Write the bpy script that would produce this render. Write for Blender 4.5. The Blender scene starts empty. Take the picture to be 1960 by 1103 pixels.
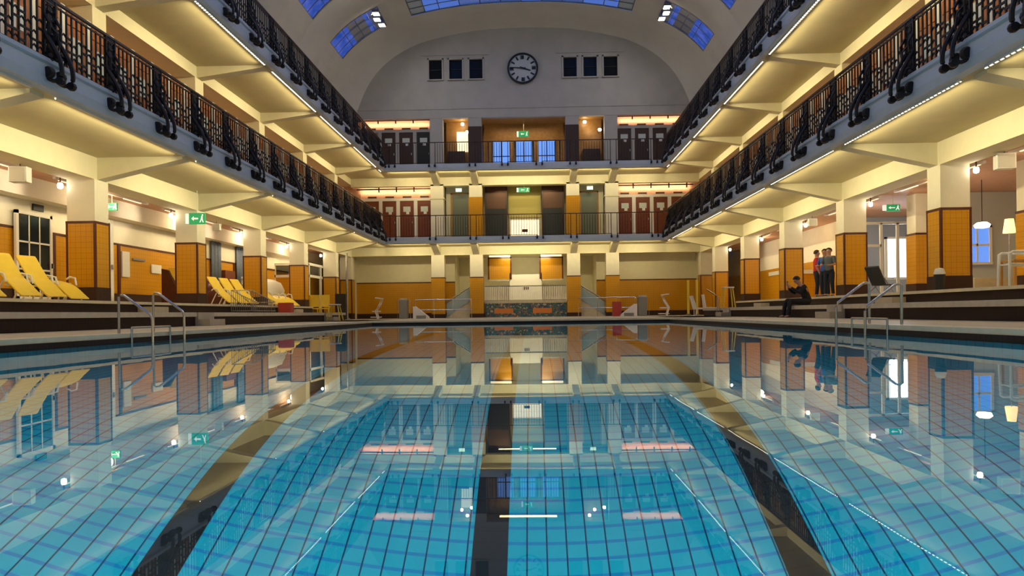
import bpy, bmesh, math, random
from mathutils import Vector, Matrix
random.seed(7)
PI = math.pi
sc = bpy.context.scene
C = sc.collection

# ------------------------------------------------------------------ camera
CAMX, CAMZ, FPX = 0.6055, 0.4157, 1300.0
YAW, ROLL = 0.0233, 0.0124
cam = bpy.data.cameras.new('camera')
cam.sensor_width = 36.0
cam.lens = FPX / 1960 * 36.0
cam.shift_x = -12.8 / 1960
cam.shift_y = 48.2 / 1960
cam.clip_end = 300
co = bpy.data.objects.new('camera', cam)
C.objects.link(co)
# view direction: level, turned a little to the left, rolled 0.7 degrees
fwd = Vector((-math.sin(YAW), math.cos(YAW), 0))
rgt = Vector((math.cos(YAW), math.sin(YAW), 0))
up = Vector((0, 0, 1))
cr, sr = math.cos(ROLL), math.sin(ROLL)
r2 = rgt * cr + up * -sr
u2 = rgt * sr + up * cr
M = Matrix((r2, u2, -fwd)).transposed().to_4x4()
M.translation = Vector((CAMX, 0, CAMZ))
co.matrix_world = M
sc.camera = co

# ------------------------------------------------------------------ sky, exposure
w = bpy.data.worlds.new('dusk_sky'); sc.world = w; w.use_nodes = True
nt = w.node_tree; nt.nodes.clear()
bg = nt.nodes.new('ShaderNodeBackground'); wo = nt.nodes.new('ShaderNodeOutputWorld')
bg.inputs[0].default_value = (0.12, 0.22, 0.72, 1); bg.inputs[1].default_value = 0.75
nt.links.new(bg.outputs[0], wo.inputs[0])
sc.view_settings.view_transform = 'Standard'
sc.view_settings.look = 'None'
sc.view_settings.gamma = 1
sc.view_settings.exposure = 0.0
sc.view_settings.use_curve_mapping = False
cy = sc.cycles
cy.use_denoising = True
cy.max_bounces = 10; cy.diffuse_bounces = 5; cy.glossy_bounces = 5; cy.transmission_bounces = 8
cy.sample_clamp_indirect = 6.0
cy.use_light_tree = True

LEDC = (1.0, 0.83, 0.46)
LEDP = 0.54       # overall factor of the warm strip lights

def area(name, loc, rot, sx, sy, power, col, spread=PI):
    l = bpy.data.lights.new(name, 'AREA'); l.shape = 'RECTANGLE'; l.size = sx; l.size_y = sy
    l.energy = power; l.color = col; l.spread = spread
    o = bpy.data.objects.new(name, l); C.objects.link(o); o.location = loc; o.rotation_euler = rot
    return o
def point(name, loc, power, col, r=0.08):
    l = bpy.data.lights.new(name, 'POINT'); l.energy = power; l.color = col; l.shadow_soft_size = r
    o = bpy.data.objects.new(name, l); C.objects.link(o); o.location = loc
    return o
def spot(name, loc, target, power, col, ang=1.8, r=0.1):
    l = bpy.data.lights.new(name, 'SPOT'); l.energy = power; l.color = col; l.spot_size = ang; l.spot_blend = .8; l.shadow_soft_size = r
    o = bpy.data.objects.new(name, l); C.objects.link(o); o.location = loc
    o.rotation_euler = (Vector(target) - Vector(loc)).to_track_quat('-Z', 'Y').to_euler()
    return o

# main measures (metres; x across the hall, y down its length, z up from the water)
XC, CW, CD = 11.815, 0.80, 0.62          # colonnade inner face, pier width and depth
S, Y0, D = 5.837, 18.96, 46.08           # bay, second pier, end colonnade
PW, PY0, PY1, PD = 6.25, -1.2, 28.5, 4.6 # pool
TZ, DZ = 0.90, 0.15                      # terrace and deck heights
XF, YF = 9.05, 43.8                      # gallery fronts
S1, S2 = 5.0, 9.72                       # gallery soffits
XW = 14.7                                # side walls
YB = -5.0                                # wall behind the camera
TEND = 36.3                              # far end of the terraces
PH1 = [Y0 + S * k for k in range(-3, 5)]

# LED strips under the gallery edges: the light of each bay's strip
for s in (-1, 1):
    for k in range(-3, 5):
        ya, yb = Y0 + S * (k - 1) + CD + .25, Y0 + S * k - .15
        if k == 4: pass
        for z, p in ((S1, 1.0), (S2, 1.0)):
            o = area('led_strip_light', (s * 9.22, (ya + yb) / 2, z - .13), (0, -s * 1.24, 0), .06, yb - ya, 122 * p * LEDP, LEDC, 2.0)
    for z, p in ((S1, .9), (S2, .9)):
        area('led_strip_light', (s * 9.22, 44.4, z - .13), (0, -s * 1.24, 0), .06, 2.6, 40 * p * LEDP, LEDC, 2.1)
for z in (S1, S2):
    for xa, xb in ((-8.8, -6.3), (-5.6, -3.6), (-3.0, 3.0), (3.6, 5.6), (6.3, 8.8)):
        area('led_strip_light', ((xa + xb) / 2, YF + .25, z - .1), (1.3, 0, 0), xb - xa, .06, 21 * (xb - xa) * LEDP, LEDC, 2.3)

# ------------------------------------------------------------------ materials
def mat(name, col, rough=.6, metal=0, noise=0, nscale=6, emit=None, estr=0, bump=0, spec=.5):
    m = bpy.data.materials.new(name); m.use_nodes = True
    n = m.node_tree; b = n.nodes['Principled BSDF']
    b.inputs['Base Color'].default_value = (*col, 1); b.inputs['Roughness'].default_value = rough
    b.inputs['Metallic'].default_value = metal; b.inputs['Specular IOR Level'].default_value = spec
    if noise:
        tc = n.nodes.new('ShaderNodeTexCoord'); no = n.nodes.new('ShaderNodeTexNoise'); no.inputs['Scale'].default_value = nscale
        no.inputs['Detail'].default_value = 5
        cr_ = n.nodes.new('ShaderNodeValToRGB')
        cr_.color_ramp.elements[0].color = (*[c * (1 - noise) for c in col], 1)
        cr_.color_ramp.elements[1].color = (*[min(1, c * (1 + noise)) for c in col], 1)
        cr_.color_ramp.elements[0].position = .3; cr_.color_ramp.elements[1].position = .7
        n.links.new(tc.outputs['Object'], no.inputs['Vector']); n.links.new(no.outputs['Fac'], cr_.inputs[0])
        n.links.new(cr_.outputs[0], b.inputs['Base Color'])
        if bump:
            bm_ = n.nodes.new('ShaderNodeBump'); bm_.inputs['Strength'].default_value = bump
            n.links.new(no.outputs['Fac'], bm_.inputs['Height']); n.links.new(bm_.outputs[0], b.inputs['Normal'])
    if emit:
        b.inputs['Emission Color'].default_value = (*emit, 1); b.inputs['Emission Strength'].default_value = estr
    return m

def grid_mat(name, col, col2, line, axes, sizes, width, rough=.35, spec=.5):
    """tiles laid on object axes; axes like ('X','Z')"""
    m = bpy.data.materials.new(name); m.use_nodes = True
    n = m.node_tree; b = n.nodes['Principled BSDF']; L = n.links.new
    b.inputs['Roughness'].default_value = rough; b.inputs['Specular IOR Level'].default_value = spec
    tc = n.nodes.new('ShaderNodeTexCoord'); sp = n.nodes.new('ShaderNodeSeparateXYZ'); L(tc.outputs['Object'], sp.inputs[0])
    no = n.nodes.new('ShaderNodeTexNoise'); no.inputs['Scale'].default_value = 2.3; L(tc.outputs['Object'], no.inputs['Vector'])
    mx = n.nodes.new('ShaderNodeMix'); mx.data_type = 'RGBA'; L(no.outputs['Fac'], mx.inputs[0])
    mx.inputs[6].default_value = (*col, 1); mx.inputs[7].default_value = (*col2, 1)
    out = mx.outputs[2]
    for ax, sz, wd, lc in zip(axes, sizes, width, line):
        src = sp.outputs[ax]
        if ax == 'XY':
            continue
        d = n.nodes.new('ShaderNodeMath'); d.operation = 'DIVIDE'; L(src, d.inputs[0]); d.inputs[1].default_value = sz
        f = n.nodes.new('ShaderNodeMath'); f.operation = 'FRACT'; L(d.outputs[0], f.inputs[0])
        lt = n.nodes.new('ShaderNodeMath'); lt.operation = 'LESS_THAN'; L(f.outputs[0], lt.inputs[0]); lt.inputs[1].default_value = wd
        m2 = n.nodes.new('ShaderNodeMix'); m2.data_type = 'RGBA'; L(lt.outputs[0], m2.inputs[0]); L(out, m2.inputs[6])
        m2.inputs[7].default_value = (*lc, 1); out = m2.outputs[2]
    L(out, b.inputs['Base Color'])
    return m

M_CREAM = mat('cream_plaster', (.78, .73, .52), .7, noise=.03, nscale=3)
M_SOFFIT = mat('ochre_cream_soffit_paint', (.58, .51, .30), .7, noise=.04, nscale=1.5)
M_WHITE = mat('warm_white_plaster', (.80, .76, .62), .7, noise=.03, nscale=3)
M_VAULT = mat('pale_vault_plaster', (.70, .68, .62), .8, noise=.05, nscale=.8)
M_TYMP = mat('pale_grey_wall_plaster', (.46, .44, .41), .8, noise=.06, nscale=1.2)
M_FASCIA = mat('grey_blue_enamel', (.50, .60, .72), .45, noise=.03)
tl = (.38, .15, .006)
M_TILE = grid_mat('amber_tiles', (.56, .26, .006), (.64, .31, .010), (tl, tl), ('Z', 'Y'), (.152, .152), (.05, .05), .25)
M_TILEX = grid_mat('amber_tiles_facing_front', (.56, .26, .006), (.64, .31, .010), (tl, tl), ('Z', 'X'), (.152, .152), (.05, .05), .25)
M_BROWN = mat('dark_brown_tile', (.085, .018, .010), .3, noise=.2)
M_PLINTH = grid_mat('dark_brown_plinth_tiles', (.045, .022, .017), (.06, .03, .022), ((.02, .012, .01),), ('Y',), (.15,), (.08,), .55, .2)
M_RISER = grid_mat('black_brown_riser_tiles', (.020, .011, .009), (.034, .018, .014), ((.012, .009, .008), (.012, .009, .008)), ('Y', 'Z'), (.10, .15), (.1, .05), .55, .2)
M_STONE = mat('beige_stone_tiles', (.52, .46, .33), .5, noise=.1, nscale=5)
M_STONE2 = mat('pale_stone_coping', (.66, .60, .44), .45, noise=.08, nscale=5)
M_IRON = mat('black_wrought_iron', (.012, .011, .012), .45, metal=.3)
M_RAIL = mat('dark_handrail', (.05, .02, .015), .35)
M_STEEL = mat('brushed_steel', (.60, .60, .60), .25, metal=1)
M_STEELD = mat('grey_steel', (.28, .29, .30), .4, metal=.8)
M_WOOD = mat('orange_brown_wood', (.36, .12, .022), .4, noise=.25, nscale=9)
M_WOODM = mat('red_brown_wood', (.17, .04, .014), .4, noise=.2, nscale=9)
M_WOODD = mat('dark_brown_wood', (.05, .022, .013), .45, noise=.2, nscale=9)
M_WOODG = mat('golden_wood', (.42, .22, .06), .45, noise=.15, nscale=5)
M_WHITEP = mat('white_paint', (.80, .78, .72), .4)
M_PLASTICW = mat('white_plastic', (.82, .82, .78), .35)
M_YEL = mat('yellow_plastic', (.92, .66, .06), .4, noise=.04)
M_YELP = mat('yellow_paint', (.75, .60, .08), .4)
M_RED = mat('red_plastic', (.45, .05, .035), .4)
M_BLACK = mat('black_plastic', (.012, .012, .013), .5)
M_DGREY = mat('dark_grey_cloth', (.035, .04, .045), .8)
M_FROST = mat('frosted_pane', (.62, .68, .64), .2)
M_MIRROR = mat('dark_glass', (.008, .011, .016), .12, spec=.3)
M_GREEN = mat('green_sign', (.01, .28, .10), .5, emit=(.01, .35, .12), estr=.5)
M_SIGNW = mat('white_sign_face', (.85, .88, .85), .5, emit=(.8, .9, .85), estr=.6)
M_LAMP = mat('lit_lamp', (1, .95, .85), .4, emit=(1, .9, .72), estr=14)
M_LAMPW = mat('lit_panel', (1, .9, .7), .4, emit=(1, .80, .50), estr=1.1)
def led_mat():
    m = mat('led_diffuser', (.5, .45, .3), .4, emit=(1, .92, .70), estr=4); n = m.node_tree; L = n.links.new
    tc = n.nodes.new('ShaderNodeTexCoord'); sp = n.nodes.new('ShaderNodeSeparateXYZ'); L(tc.outputs['Object'], sp.inputs[0])
    a = n.nodes.new('ShaderNodeMath'); a.operation = 'DIVIDE'; L(sp.outputs['Y'], a.inputs[0]); a.inputs[1].default_value = .145
    f = n.nodes.new('ShaderNodeMath'); f.operation = 'FRACT'; L(a.outputs[0], f.inputs[0])
    g = n.nodes.new('ShaderNodeMath'); g.operation = 'LESS_THAN'; L(f.outputs[0], g.inputs[0]); g.inputs[1].default_value = .6
    h = n.nodes.new('ShaderNodeMath'); h.operation = 'MULTIPLY'; L(g.outputs[0], h.inputs[0]); h.inputs[1].default_value = 5
    L(h.outputs[0], n.nodes['Principled BSDF'].inputs['Emission Strength'])
    return m
M_LED = led_mat()
M_PINK = mat('salmon_plaster', (.62, .36, .24), .6, noise=.05)
M_GREYGREEN = mat('grey_green_door_paint', (.17, .19, .14), .4)
M_SKIN = mat('skin', (.55, .30, .20), .5)
M_HAIR = mat('dark_hair', (.02, .014, .01), .6)
M_CLB = mat('black_clothing', (.010, .012, .016), .8)
M_CLR = mat('red_clothing', (.55, .02, .02), .8)
M_CLBL = mat('blue_clothing', (.03, .12, .45), .8)
M_NAVY = mat('navy_clothing', (.012, .018, .035), .8)
M_WHC = mat('grey_clothing', (.10, .12, .14), .8)
M_PAPER = mat('paper', (.75, .74, .70), .8)

def glass_mat(name, col, ior=1.45):
    m = bpy.data.materials.new(name); m.use_nodes = True; n = m.node_tree; n.nodes.clear(); L = n.links.new
    t = n.nodes.new('ShaderNodeBsdfTransparent'); g = n.nodes.new('ShaderNodeBsdfGlossy'); mx = n.nodes.new('ShaderNodeMixShader')
    f = n.nodes.new('ShaderNodeFresnel'); f.inputs[0].default_value = ior
    o = n.nodes.new('ShaderNodeOutputMaterial'); t.inputs[0].default_value = (*col, 1); g.inputs['Roughness'].default_value = .04
    L(f.outputs[0], mx.inputs[0]); L(t.outputs[0], mx.inputs[1]); L(g.outputs[0], mx.inputs[2]); L(mx.outputs[0], o.inputs[0])
    return m
M_GLASS = glass_mat('clear_glass', (.9, .94, .96))
M_SKYG = [glass_mat('blue_skylight_glass', (.85, .95, 1.0), 1.1), glass_mat('violet_skylight_glass', (.95, .80, 1.0)), glass_mat('pale_skylight_glass', (1, 1, 1))]
def skylight_mat():
    m = bpy.data.materials.new('mottled_skylight_glass'); m.use_nodes = True; n = m.node_tree; n.nodes.clear(); L = n.links.new
    tc = n.nodes.new('ShaderNodeTexCoord'); no = n.nodes.new('ShaderNodeTexNoise'); no.inputs['Scale'].default_value = 1.6; no.inputs['Detail'].default_value = 3
    cr_ = n.nodes.new('ShaderNodeValToRGB'); e = cr_.color_ramp.elements
    e[0].color = (.22, .38, .62, 1); e[0].position = .35; e[1].color = (.9, .72, .9, 1); e[1].position = .68
    t = n.nodes.new('ShaderNodeBsdfTransparent'); g = n.nodes.new('ShaderNodeBsdfGlossy'); g.inputs['Roughness'].default_value = .1
    f = n.nodes.new('ShaderNodeFresnel'); f.inputs[0].default_value = 1.12; mx = n.nodes.new('ShaderNodeMixShader'); o = n.nodes.new('ShaderNodeOutputMaterial')
    L(tc.outputs['Object'], no.inputs['Vector']); L(no.outputs['Fac'], cr_.inputs[0]); L(cr_.outputs[0], t.inputs[0])
    L(f.outputs[0], mx.inputs[0]); L(t.outputs[0], mx.inputs[1]); L(g.outputs[0], mx.inputs[2]); L(mx.outputs[0], o.inputs[0])
    return m
M_SKYMOT = skylight_mat()

M_POOL = grid_mat('turquoise_pool_tiles', (.003, .34, .46), (.005, .42, .52), ((.004, .22, .46), (.003, .04, .10)), ('Y', 'X'), (.15, .17), (.20, .08), .4)
M_POOLW = grid_mat('turquoise_pool_wall_tiles', (.008, .33, .47), (.014, .40, .53), ((.01, .15, .30), (.01, .13, .25)), ('Y', 'Z'), (.17, .17), (.09, .09), .4)
M_LANE = grid_mat('black_lane_tiles', (.012, .013, .016), (.016, .016, .02), ((.006, .006, .007),), ('Y',), (.15,), (.1,), .4)
def water_mat():
    m = bpy.data.materials.new('still_pool_water'); m.use_nodes = True; n = m.node_tree; n.nodes.clear(); L = n.links.new
    g = n.nodes.new('ShaderNodeBsdfGlass'); g.inputs['IOR'].default_value = 1.333; g.inputs['Roughness'].default_value = 0.0
    g.inputs['Color'].default_value = (.93, .99, 1.0, 1)
    tc = n.nodes.new('ShaderNodeTexCoord'); no = n.nodes.new('ShaderNodeTexNoise'); no.inputs['Scale'].default_value = .9; no.inputs['Detail'].default_value = 2
    b = n.nodes.new('ShaderNodeBump'); b.inputs['Strength'].default_value = .012; b.inputs['Distance'].default_value = .05
    o = n.nodes.new('ShaderNodeOutputMaterial')
    L(tc.outputs['Object'], no.inputs['Vector']); L(no.outputs['Fac'], b.inputs['Height']); L(b.outputs[0], g.inputs['Normal']); L(g.outputs[0], o.inputs[0])
    return m
M_WATER = water_mat()

# ------------------------------------------------------------------ mesh helpers
class MB:
    def __init__(s): s.v = []; s.f = []
    def quad(s, a, b, c, d):
        i = len(s.v); s.v += [a, b, c, d]; s.f.append((i, i + 1, i + 2, i + 3)); return s
    def poly(s, pts):
        i = len(s.v); s.v += list(pts); s.f.append(tuple(range(i, i + len(pts)))); return s
    def box(s, x0, x1, y0, y1, z0, z1):
        if x0 > x1: x0, x1 = x1, x0
        if y0 > y1: y0, y1 = y1, y0
        if z0 > z1: z0, z1 = z1, z0
        i = len(s.v)
        s.v += [(x0, y0, z0), (x1, y0, z0), (x1, y1, z0), (x0, y1, z0), (x0, y0, z1), (x1, y0, z1), (x1, y1, z1), (x0, y1, z1)]
        s.f += [tuple(i + k for k in q) for q in ((0, 3, 2, 1), (4, 5, 6, 7), (0, 1, 5, 4), (1, 2, 6, 5), (2, 3, 7, 6), (3, 0, 4, 7))]
        return s
    def prism(s, pts, axis, a, b):
        """pts 2-D outline, extruded along axis from a to b. axis 'y': pts=(x,z); 'x': pts=(y,z); 'z': pts=(x,y)"""
        def P(p, t):
            return {'y': (p[0], t, p[1]), 'x': (t, p[0], p[1]), 'z': (p[0], p[1], t)}[axis]
        n = len(pts); i = len(s.v)
        s.v += [P(p, a) for p in pts] + [P(p, b) for p in pts]
        s.f.append(tuple(i + k for k in range(n))[::-1]); s.f.append(tuple(i + n + k for k in range(n)))
        for k in range(n):
            s.f.append((i + k, i + (k + 1) % n, i + n + (k + 1) % n, i + n + k))
        return s
    def tube(s, pts, r, seg=8, closed=False):
        pts = [Vector(p) for p in pts]; n = len(pts); rings = []
        rr = r if isinstance(r, (list, tuple)) else [r] * n
        for k, p in enumerate(pts):
            a = pts[k - 1] if (k or closed) else p; b = pts[(k + 1) % n] if (k < n - 1 or closed) else p
            t = (b - a).normalized()
            ref = Vector((0, 0, 1)) if abs(t.z) < .9 else Vector((1, 0, 0))
            u = t.cross(ref).normalized(); v = t.cross(u)
            i = len(s.v); rings.append(i)
            s.v += [tuple(p + (u * math.cos(2 * PI * j / seg) + v * math.sin(2 * PI * j / seg)) * rr[k]) for j in range(seg)]
        m = n if closed else n - 1
        for k in range(m):
            a, b = rings[k], rings[(k + 1) % n]
            for j in range(seg):
                s.f.append((a + j, a + (j + 1) % seg, b + (j + 1) % seg, b + j))
        if not closed:
            s.f.append(tuple(rings[0] + j for j in range(seg))); s.f.append(tuple(rings[-1] + j for j in range(seg))[::-1])
        return s
    def lathe(s, prof, cx, cy_, cz=0, seg=16, axis='z'):
        """prof=(r,h)"""
        rings = []
        for r, h in prof:
            i = len(s.v); rings.append(i)
            for j in range(seg):
                a = 2 * PI * j / seg; u, v = r * math.cos(a), r * math.sin(a)
                s.v.append({'z': (cx + u, cy_ + v, cz + h), 'x': (cx + h, cy_ + u, cz + v), 'y': (cx + u, cy_ + h, cz + v)}[axis])
        for a, b in zip(rings, rings[1:]):
            for j in range(seg):
                s.f.append((a + j, a + (j + 1) % seg, b + (j + 1) % seg, b + j))
        s.f.append(tuple(rings[0] + j for j in range(seg))[::-1]); s.f.append(tuple(rings[-1] + j for j in range(seg)))
        return s
    def sheet(s, rows, thick=0):
        """rows of points (grid)"""
        i = len(s.v); n = len(rows[0])
        for r in rows: s.v += list(r)
        for a in range(len(rows) - 1):
            for b in range(n - 1):
                s.f.append((i + a * n + b, i + a * n + b + 1, i + (a + 1) * n + b + 1, i + (a + 1) * n + b))
        return s
    def build(s, name, m, parent=None, label=None, smooth=False, bevel=0, fix=True):
        me = bpy.data.meshes.new(name); me.from_pydata([tuple(v) for v in s.v], [], s.f)
        if fix:
            bm = bmesh.new(); bm.from_mesh(me); bmesh.ops.recalc_face_normals(bm, faces=bm.faces); bm.to_mesh(me); bm.free()
        if smooth:
            for p in me.polygons: p.use_smooth = True
            me.set_sharp_from_angle(angle=.7)
        o = bpy.data.objects.new(name, me); C.objects.link(o); me.materials.append(m)
        if parent: o.parent = parent
        if label: o['label'] = label
        if bevel:
            b = o.modifiers.new('bevel', 'BEVEL'); b.width = bevel; b.segments = 2; b.limit_method = 'ANGLE'
        return o

def thing(name, label, cat, loc=(0, 0, 0), rz=0, group=None):
    o = bpy.data.objects.new(name, None); C.objects.link(o); o.empty_display_size = .1
    o.location = loc; o.rotation_euler = (0, 0, rz); o['label'] = label; o['category'] = cat
    if group: o['group'] = group
    return o
def tag(o, label, cat, group=None, kind=None):
    o['label'] = label; o['category'] = cat
    if group: o['group'] = group
    if kind: o['kind'] = kind
    return o
def struct(o, label=None):
    o['kind'] = 'structure'; o['category'] = o.name.split('_')[0].split('.')[0]
    if label: o['label'] = label
    return o
def copy_tree(o, parent=None, loc=None, rz=None, label=None, scale=None):
    c = o.copy(); C.objects.link(c); c.parent = parent
    if loc is not None: c.location = loc
    if rz is not None: c.rotation_euler = (0, 0, rz)
    if label: c['label'] = label
    if scale: c.scale = scale
    for ch in list(o.children): copy_tree(ch, c)
    return c
ORD = ['nearest', 'second', 'third', 'fourth', 'fifth', 'sixth', 'seventh', 'eighth', 'ninth', 'tenth', 'eleventh', 'twelfth',
       'thirteenth', 'fourteenth', 'fifteenth', 'sixteenth', 'seventeenth', 'eighteenth', 'nineteenth', 'twentieth']
SIDE = {-1: 'left', 1: 'right'}

# ------------------------------------------------------------------ pool, deck, terraces
pool = thing('swimming_pool', 'long rectangular indoor pool with turquoise tiles filling the foreground', 'swimming pool', (0, PY0, 0))
def pm(mb, n, m, lab=None):
    o = mb.build(n, m, pool, lab, fix=False); o.location = (0, -PY0, 0); return o
pm(MB().quad((-PW, PY0, -PD), (PW, PY0, -PD), (PW, PY1, -PD), (-PW, PY1, -PD)), 'basin_floor', M_POOL, 'turquoise tiled pool bottom')
b = MB()
b.quad((-PW, PY0, -PD), (-PW, PY1, -PD), (-PW, PY1, .08), (-PW, PY0, .08))
b.quad((PW, PY1, -PD), (PW, PY0, -PD), (PW, PY0, .08), (PW, PY1, .08))
b.quad((-PW, PY1, -PD), (PW, PY1, -PD), (PW, PY1, .08), (-PW, PY1, .08))
b.quad((PW, PY0, -PD), (-PW, PY0, -PD), (-PW, PY0, .08), (PW, PY0, .08))
pm(b, 'basin_wall', M_POOLW)
b = MB()
for s in (-1, 1): b.box(s * (PW - .02), s * (PW - .001), PY0, PY1, -.35, .08)
b.box(-PW, PW, PY1 - .02, PY1 - .001, -.35, .08)
pm(b, 'waterline_band', M_RISER, 'black tiled band at the waterline')
for x in (-2.32, .20, 2.72):
    b = MB().quad((x - .15, PY0 + 1, -PD + .004), (x + .15, PY0 + 1, -PD + .004), (x + .15, PY1 - 2, -PD + .004), (x - .15, PY1 - 2, -PD + .004))
    pm(b, 'lane_marking', M_LANE, 'black lane line on the pool bottom')
b = MB()
for s in (-1, 1): b.box(s * PW, s * (PW + .42), PY0, PY1 + .42, .075, DZ + .004)
b.box(-PW, PW, PY1, PY1 + .42, .075, DZ + .004); b.box(-PW - .42, PW + .42, PY0 - .42, PY0, .075, DZ + .004)
pm(b, 'coping', M_STONE2, 'pale stone coping')
# added fill lights, unseen in the near basin wall, to brighten the pool bottom
for x in (-5, -2.5, 0, 2.5, 5):
    b = MB().lathe([(.30, 0), (.30, .05), (.24, .06), (.0, .062)], x, PY0 + .002, -1.3, 20, 'y')
    pm(b, 'underwater_lamp', M_STEEL, 'round disc behind an added underwater fill light')
    l = area('underwater_lamp_light', (x, PY0 + .09, -1.3), (PI / 2 - .55, 0, 0), .5, .5, 330, (.66, .96, 1.0)); 

wt = MB().quad((-PW, PY0, 0), (PW, PY0, 0), (PW, PY1, 0), (-PW, PY1, 0)).build('pool_water', M_WATER, fix=False)
tag(wt, 'calm clear pool water mirroring the lit hall', 'water', kind='stuff')

b = MB()
for s in (-1, 1): b.box(s * (PW + .42), s * 9.55, YB, TEND, -.2, DZ)
b.box(-9.55, 9.55, PY1 + .42, TEND, -.2, DZ).box(-9.55, 9.55, YB, PY0 - .42, -.2, DZ).box(-19.5, 19.5, TEND, 52, -.2, DZ)
struct(b.build('floor', M_STONE), 'beige stone pool deck')
for s in (-1, 1):
    b = MB().box(s * 9.6, s * 11.3, YB, TEND, -.2, .54).box(s * 11.35, s * 19.5, YB, TEND, -.2, TZ - .01)
    struct(b.build('floor', M_RISER), 'dark tiled bench step and terrace on the %s' % SIDE[s])
    b = MB().box(s * 9.55, s * 11.35, YB, TEND + .03, .43, .56).box(s * 11.3, s * 19.5, YB, TEND + .03, TZ - .08, TZ)
    struct(b.build('trim_%d' % (1 if s < 0 else 2), M_STONE2), 'pale stone treads and nosings of the %s steps' % SIDE[s])

# small access stairs set against the steps
ci = 0
for s, ys in ((-1, (20.7, 33.2)), (1, (20.4, 31.8))):
    for j, y in enumerate(ys):
        t = thing('access_stair', 'small pale stone stair block up the %s steps, %s the camera' % (SIDE[s], 'nearest' if j == 0 else 'farther from'), 'stairs', (s * 9.5, y, DZ))
        MB().box(0, -s * .35, -.5, .5, 0, .2).box(0, s * .1, -.5, .5, 0, .41).build('lower_step', M_STONE, t)
        MB().box(s * 1.85, s * 1.45, -.5, .5, .41, .6).build('upper_step', M_STONE, t)

# ------------------------------------------------------------------ side piers
def pier(s, k, yy):
    low = yy > TEND - .5 and k >= 4
    zb = DZ if low else TZ
    th = 2.78 if low else 3.11
    t = thing('pier', '%s square pier of the %s colonnade, amber tiles below, cream above' % (ORD[k + 1] if k >= -1 else 'hidden', SIDE[s]), 'pier',
              (s * (XC + CW / 2), yy + CD / 2, zb), group=None)
    hw, hd = CW / 2, CD / 2
    MB().box(-hw, hw, -hd, hd, 0, 4.37 - zb).build('shaft', M_WHITE, t)
    def clad(m, q, z0, z1, e, name, lab=None):
        return MB().box(-hw - e, hw + e, -hd - e, hd + e, z0, z1).build(name, m, t, lab)
    b = MB().box(-hw - .02, hw + .02, -hd - .02, -hd + .01, .38, th - zb).box(-hw - .02, hw + .02, hd - .01, hd + .02, .38, th - zb)
    b.build('tile_cladding', M_TILEX, t, 'amber tile cladding')
    b = MB().box(-hw - .021, -hw + .01, -hd, hd, .38, th - zb).box(hw - .01, hw + .021, -hd, hd, .38, th - zb)
    b.build('tile_cladding', M_TILE, t, 'amber tile cladding')
    clad(M_BROWN, 0, th - zb, th - zb + .07, .028, 'tile_trim', 'dark brown trim strip')
    b = MB()
    for cx in (-1, 1):
        for cy2 in (-1, 1):
            b.box(cx * (hw - .035), cx * (hw + .026), cy2 * (hd - .035), cy2 * (hd + .026), .38, th - zb)
    b.build('corner_strip', M_BROWN, t)
    clad(M_PLINTH, 0, 0, .40, .03, 'plinth', 'black-brown plinth')
    return t
for s in (-1, 1):
    for k in range(-1, 5): pier(s, k, Y0 + S * k)
    pier(s, 5, D - .1)
    # piers of the lower gallery storey, and one storey up they are the same line
    for k in range(-1, 5):
        o = MB().box(s * XC, s * (XC + CW), Y0 + S * k, Y0 + S * k + CD, S1 + .5, 9.3).build('gallery_pier', M_CREAM)
        tag(o, '%s cream pier standing on the %s lower gallery' % (ORD[k + 1], SIDE[s]), 'pier')

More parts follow.
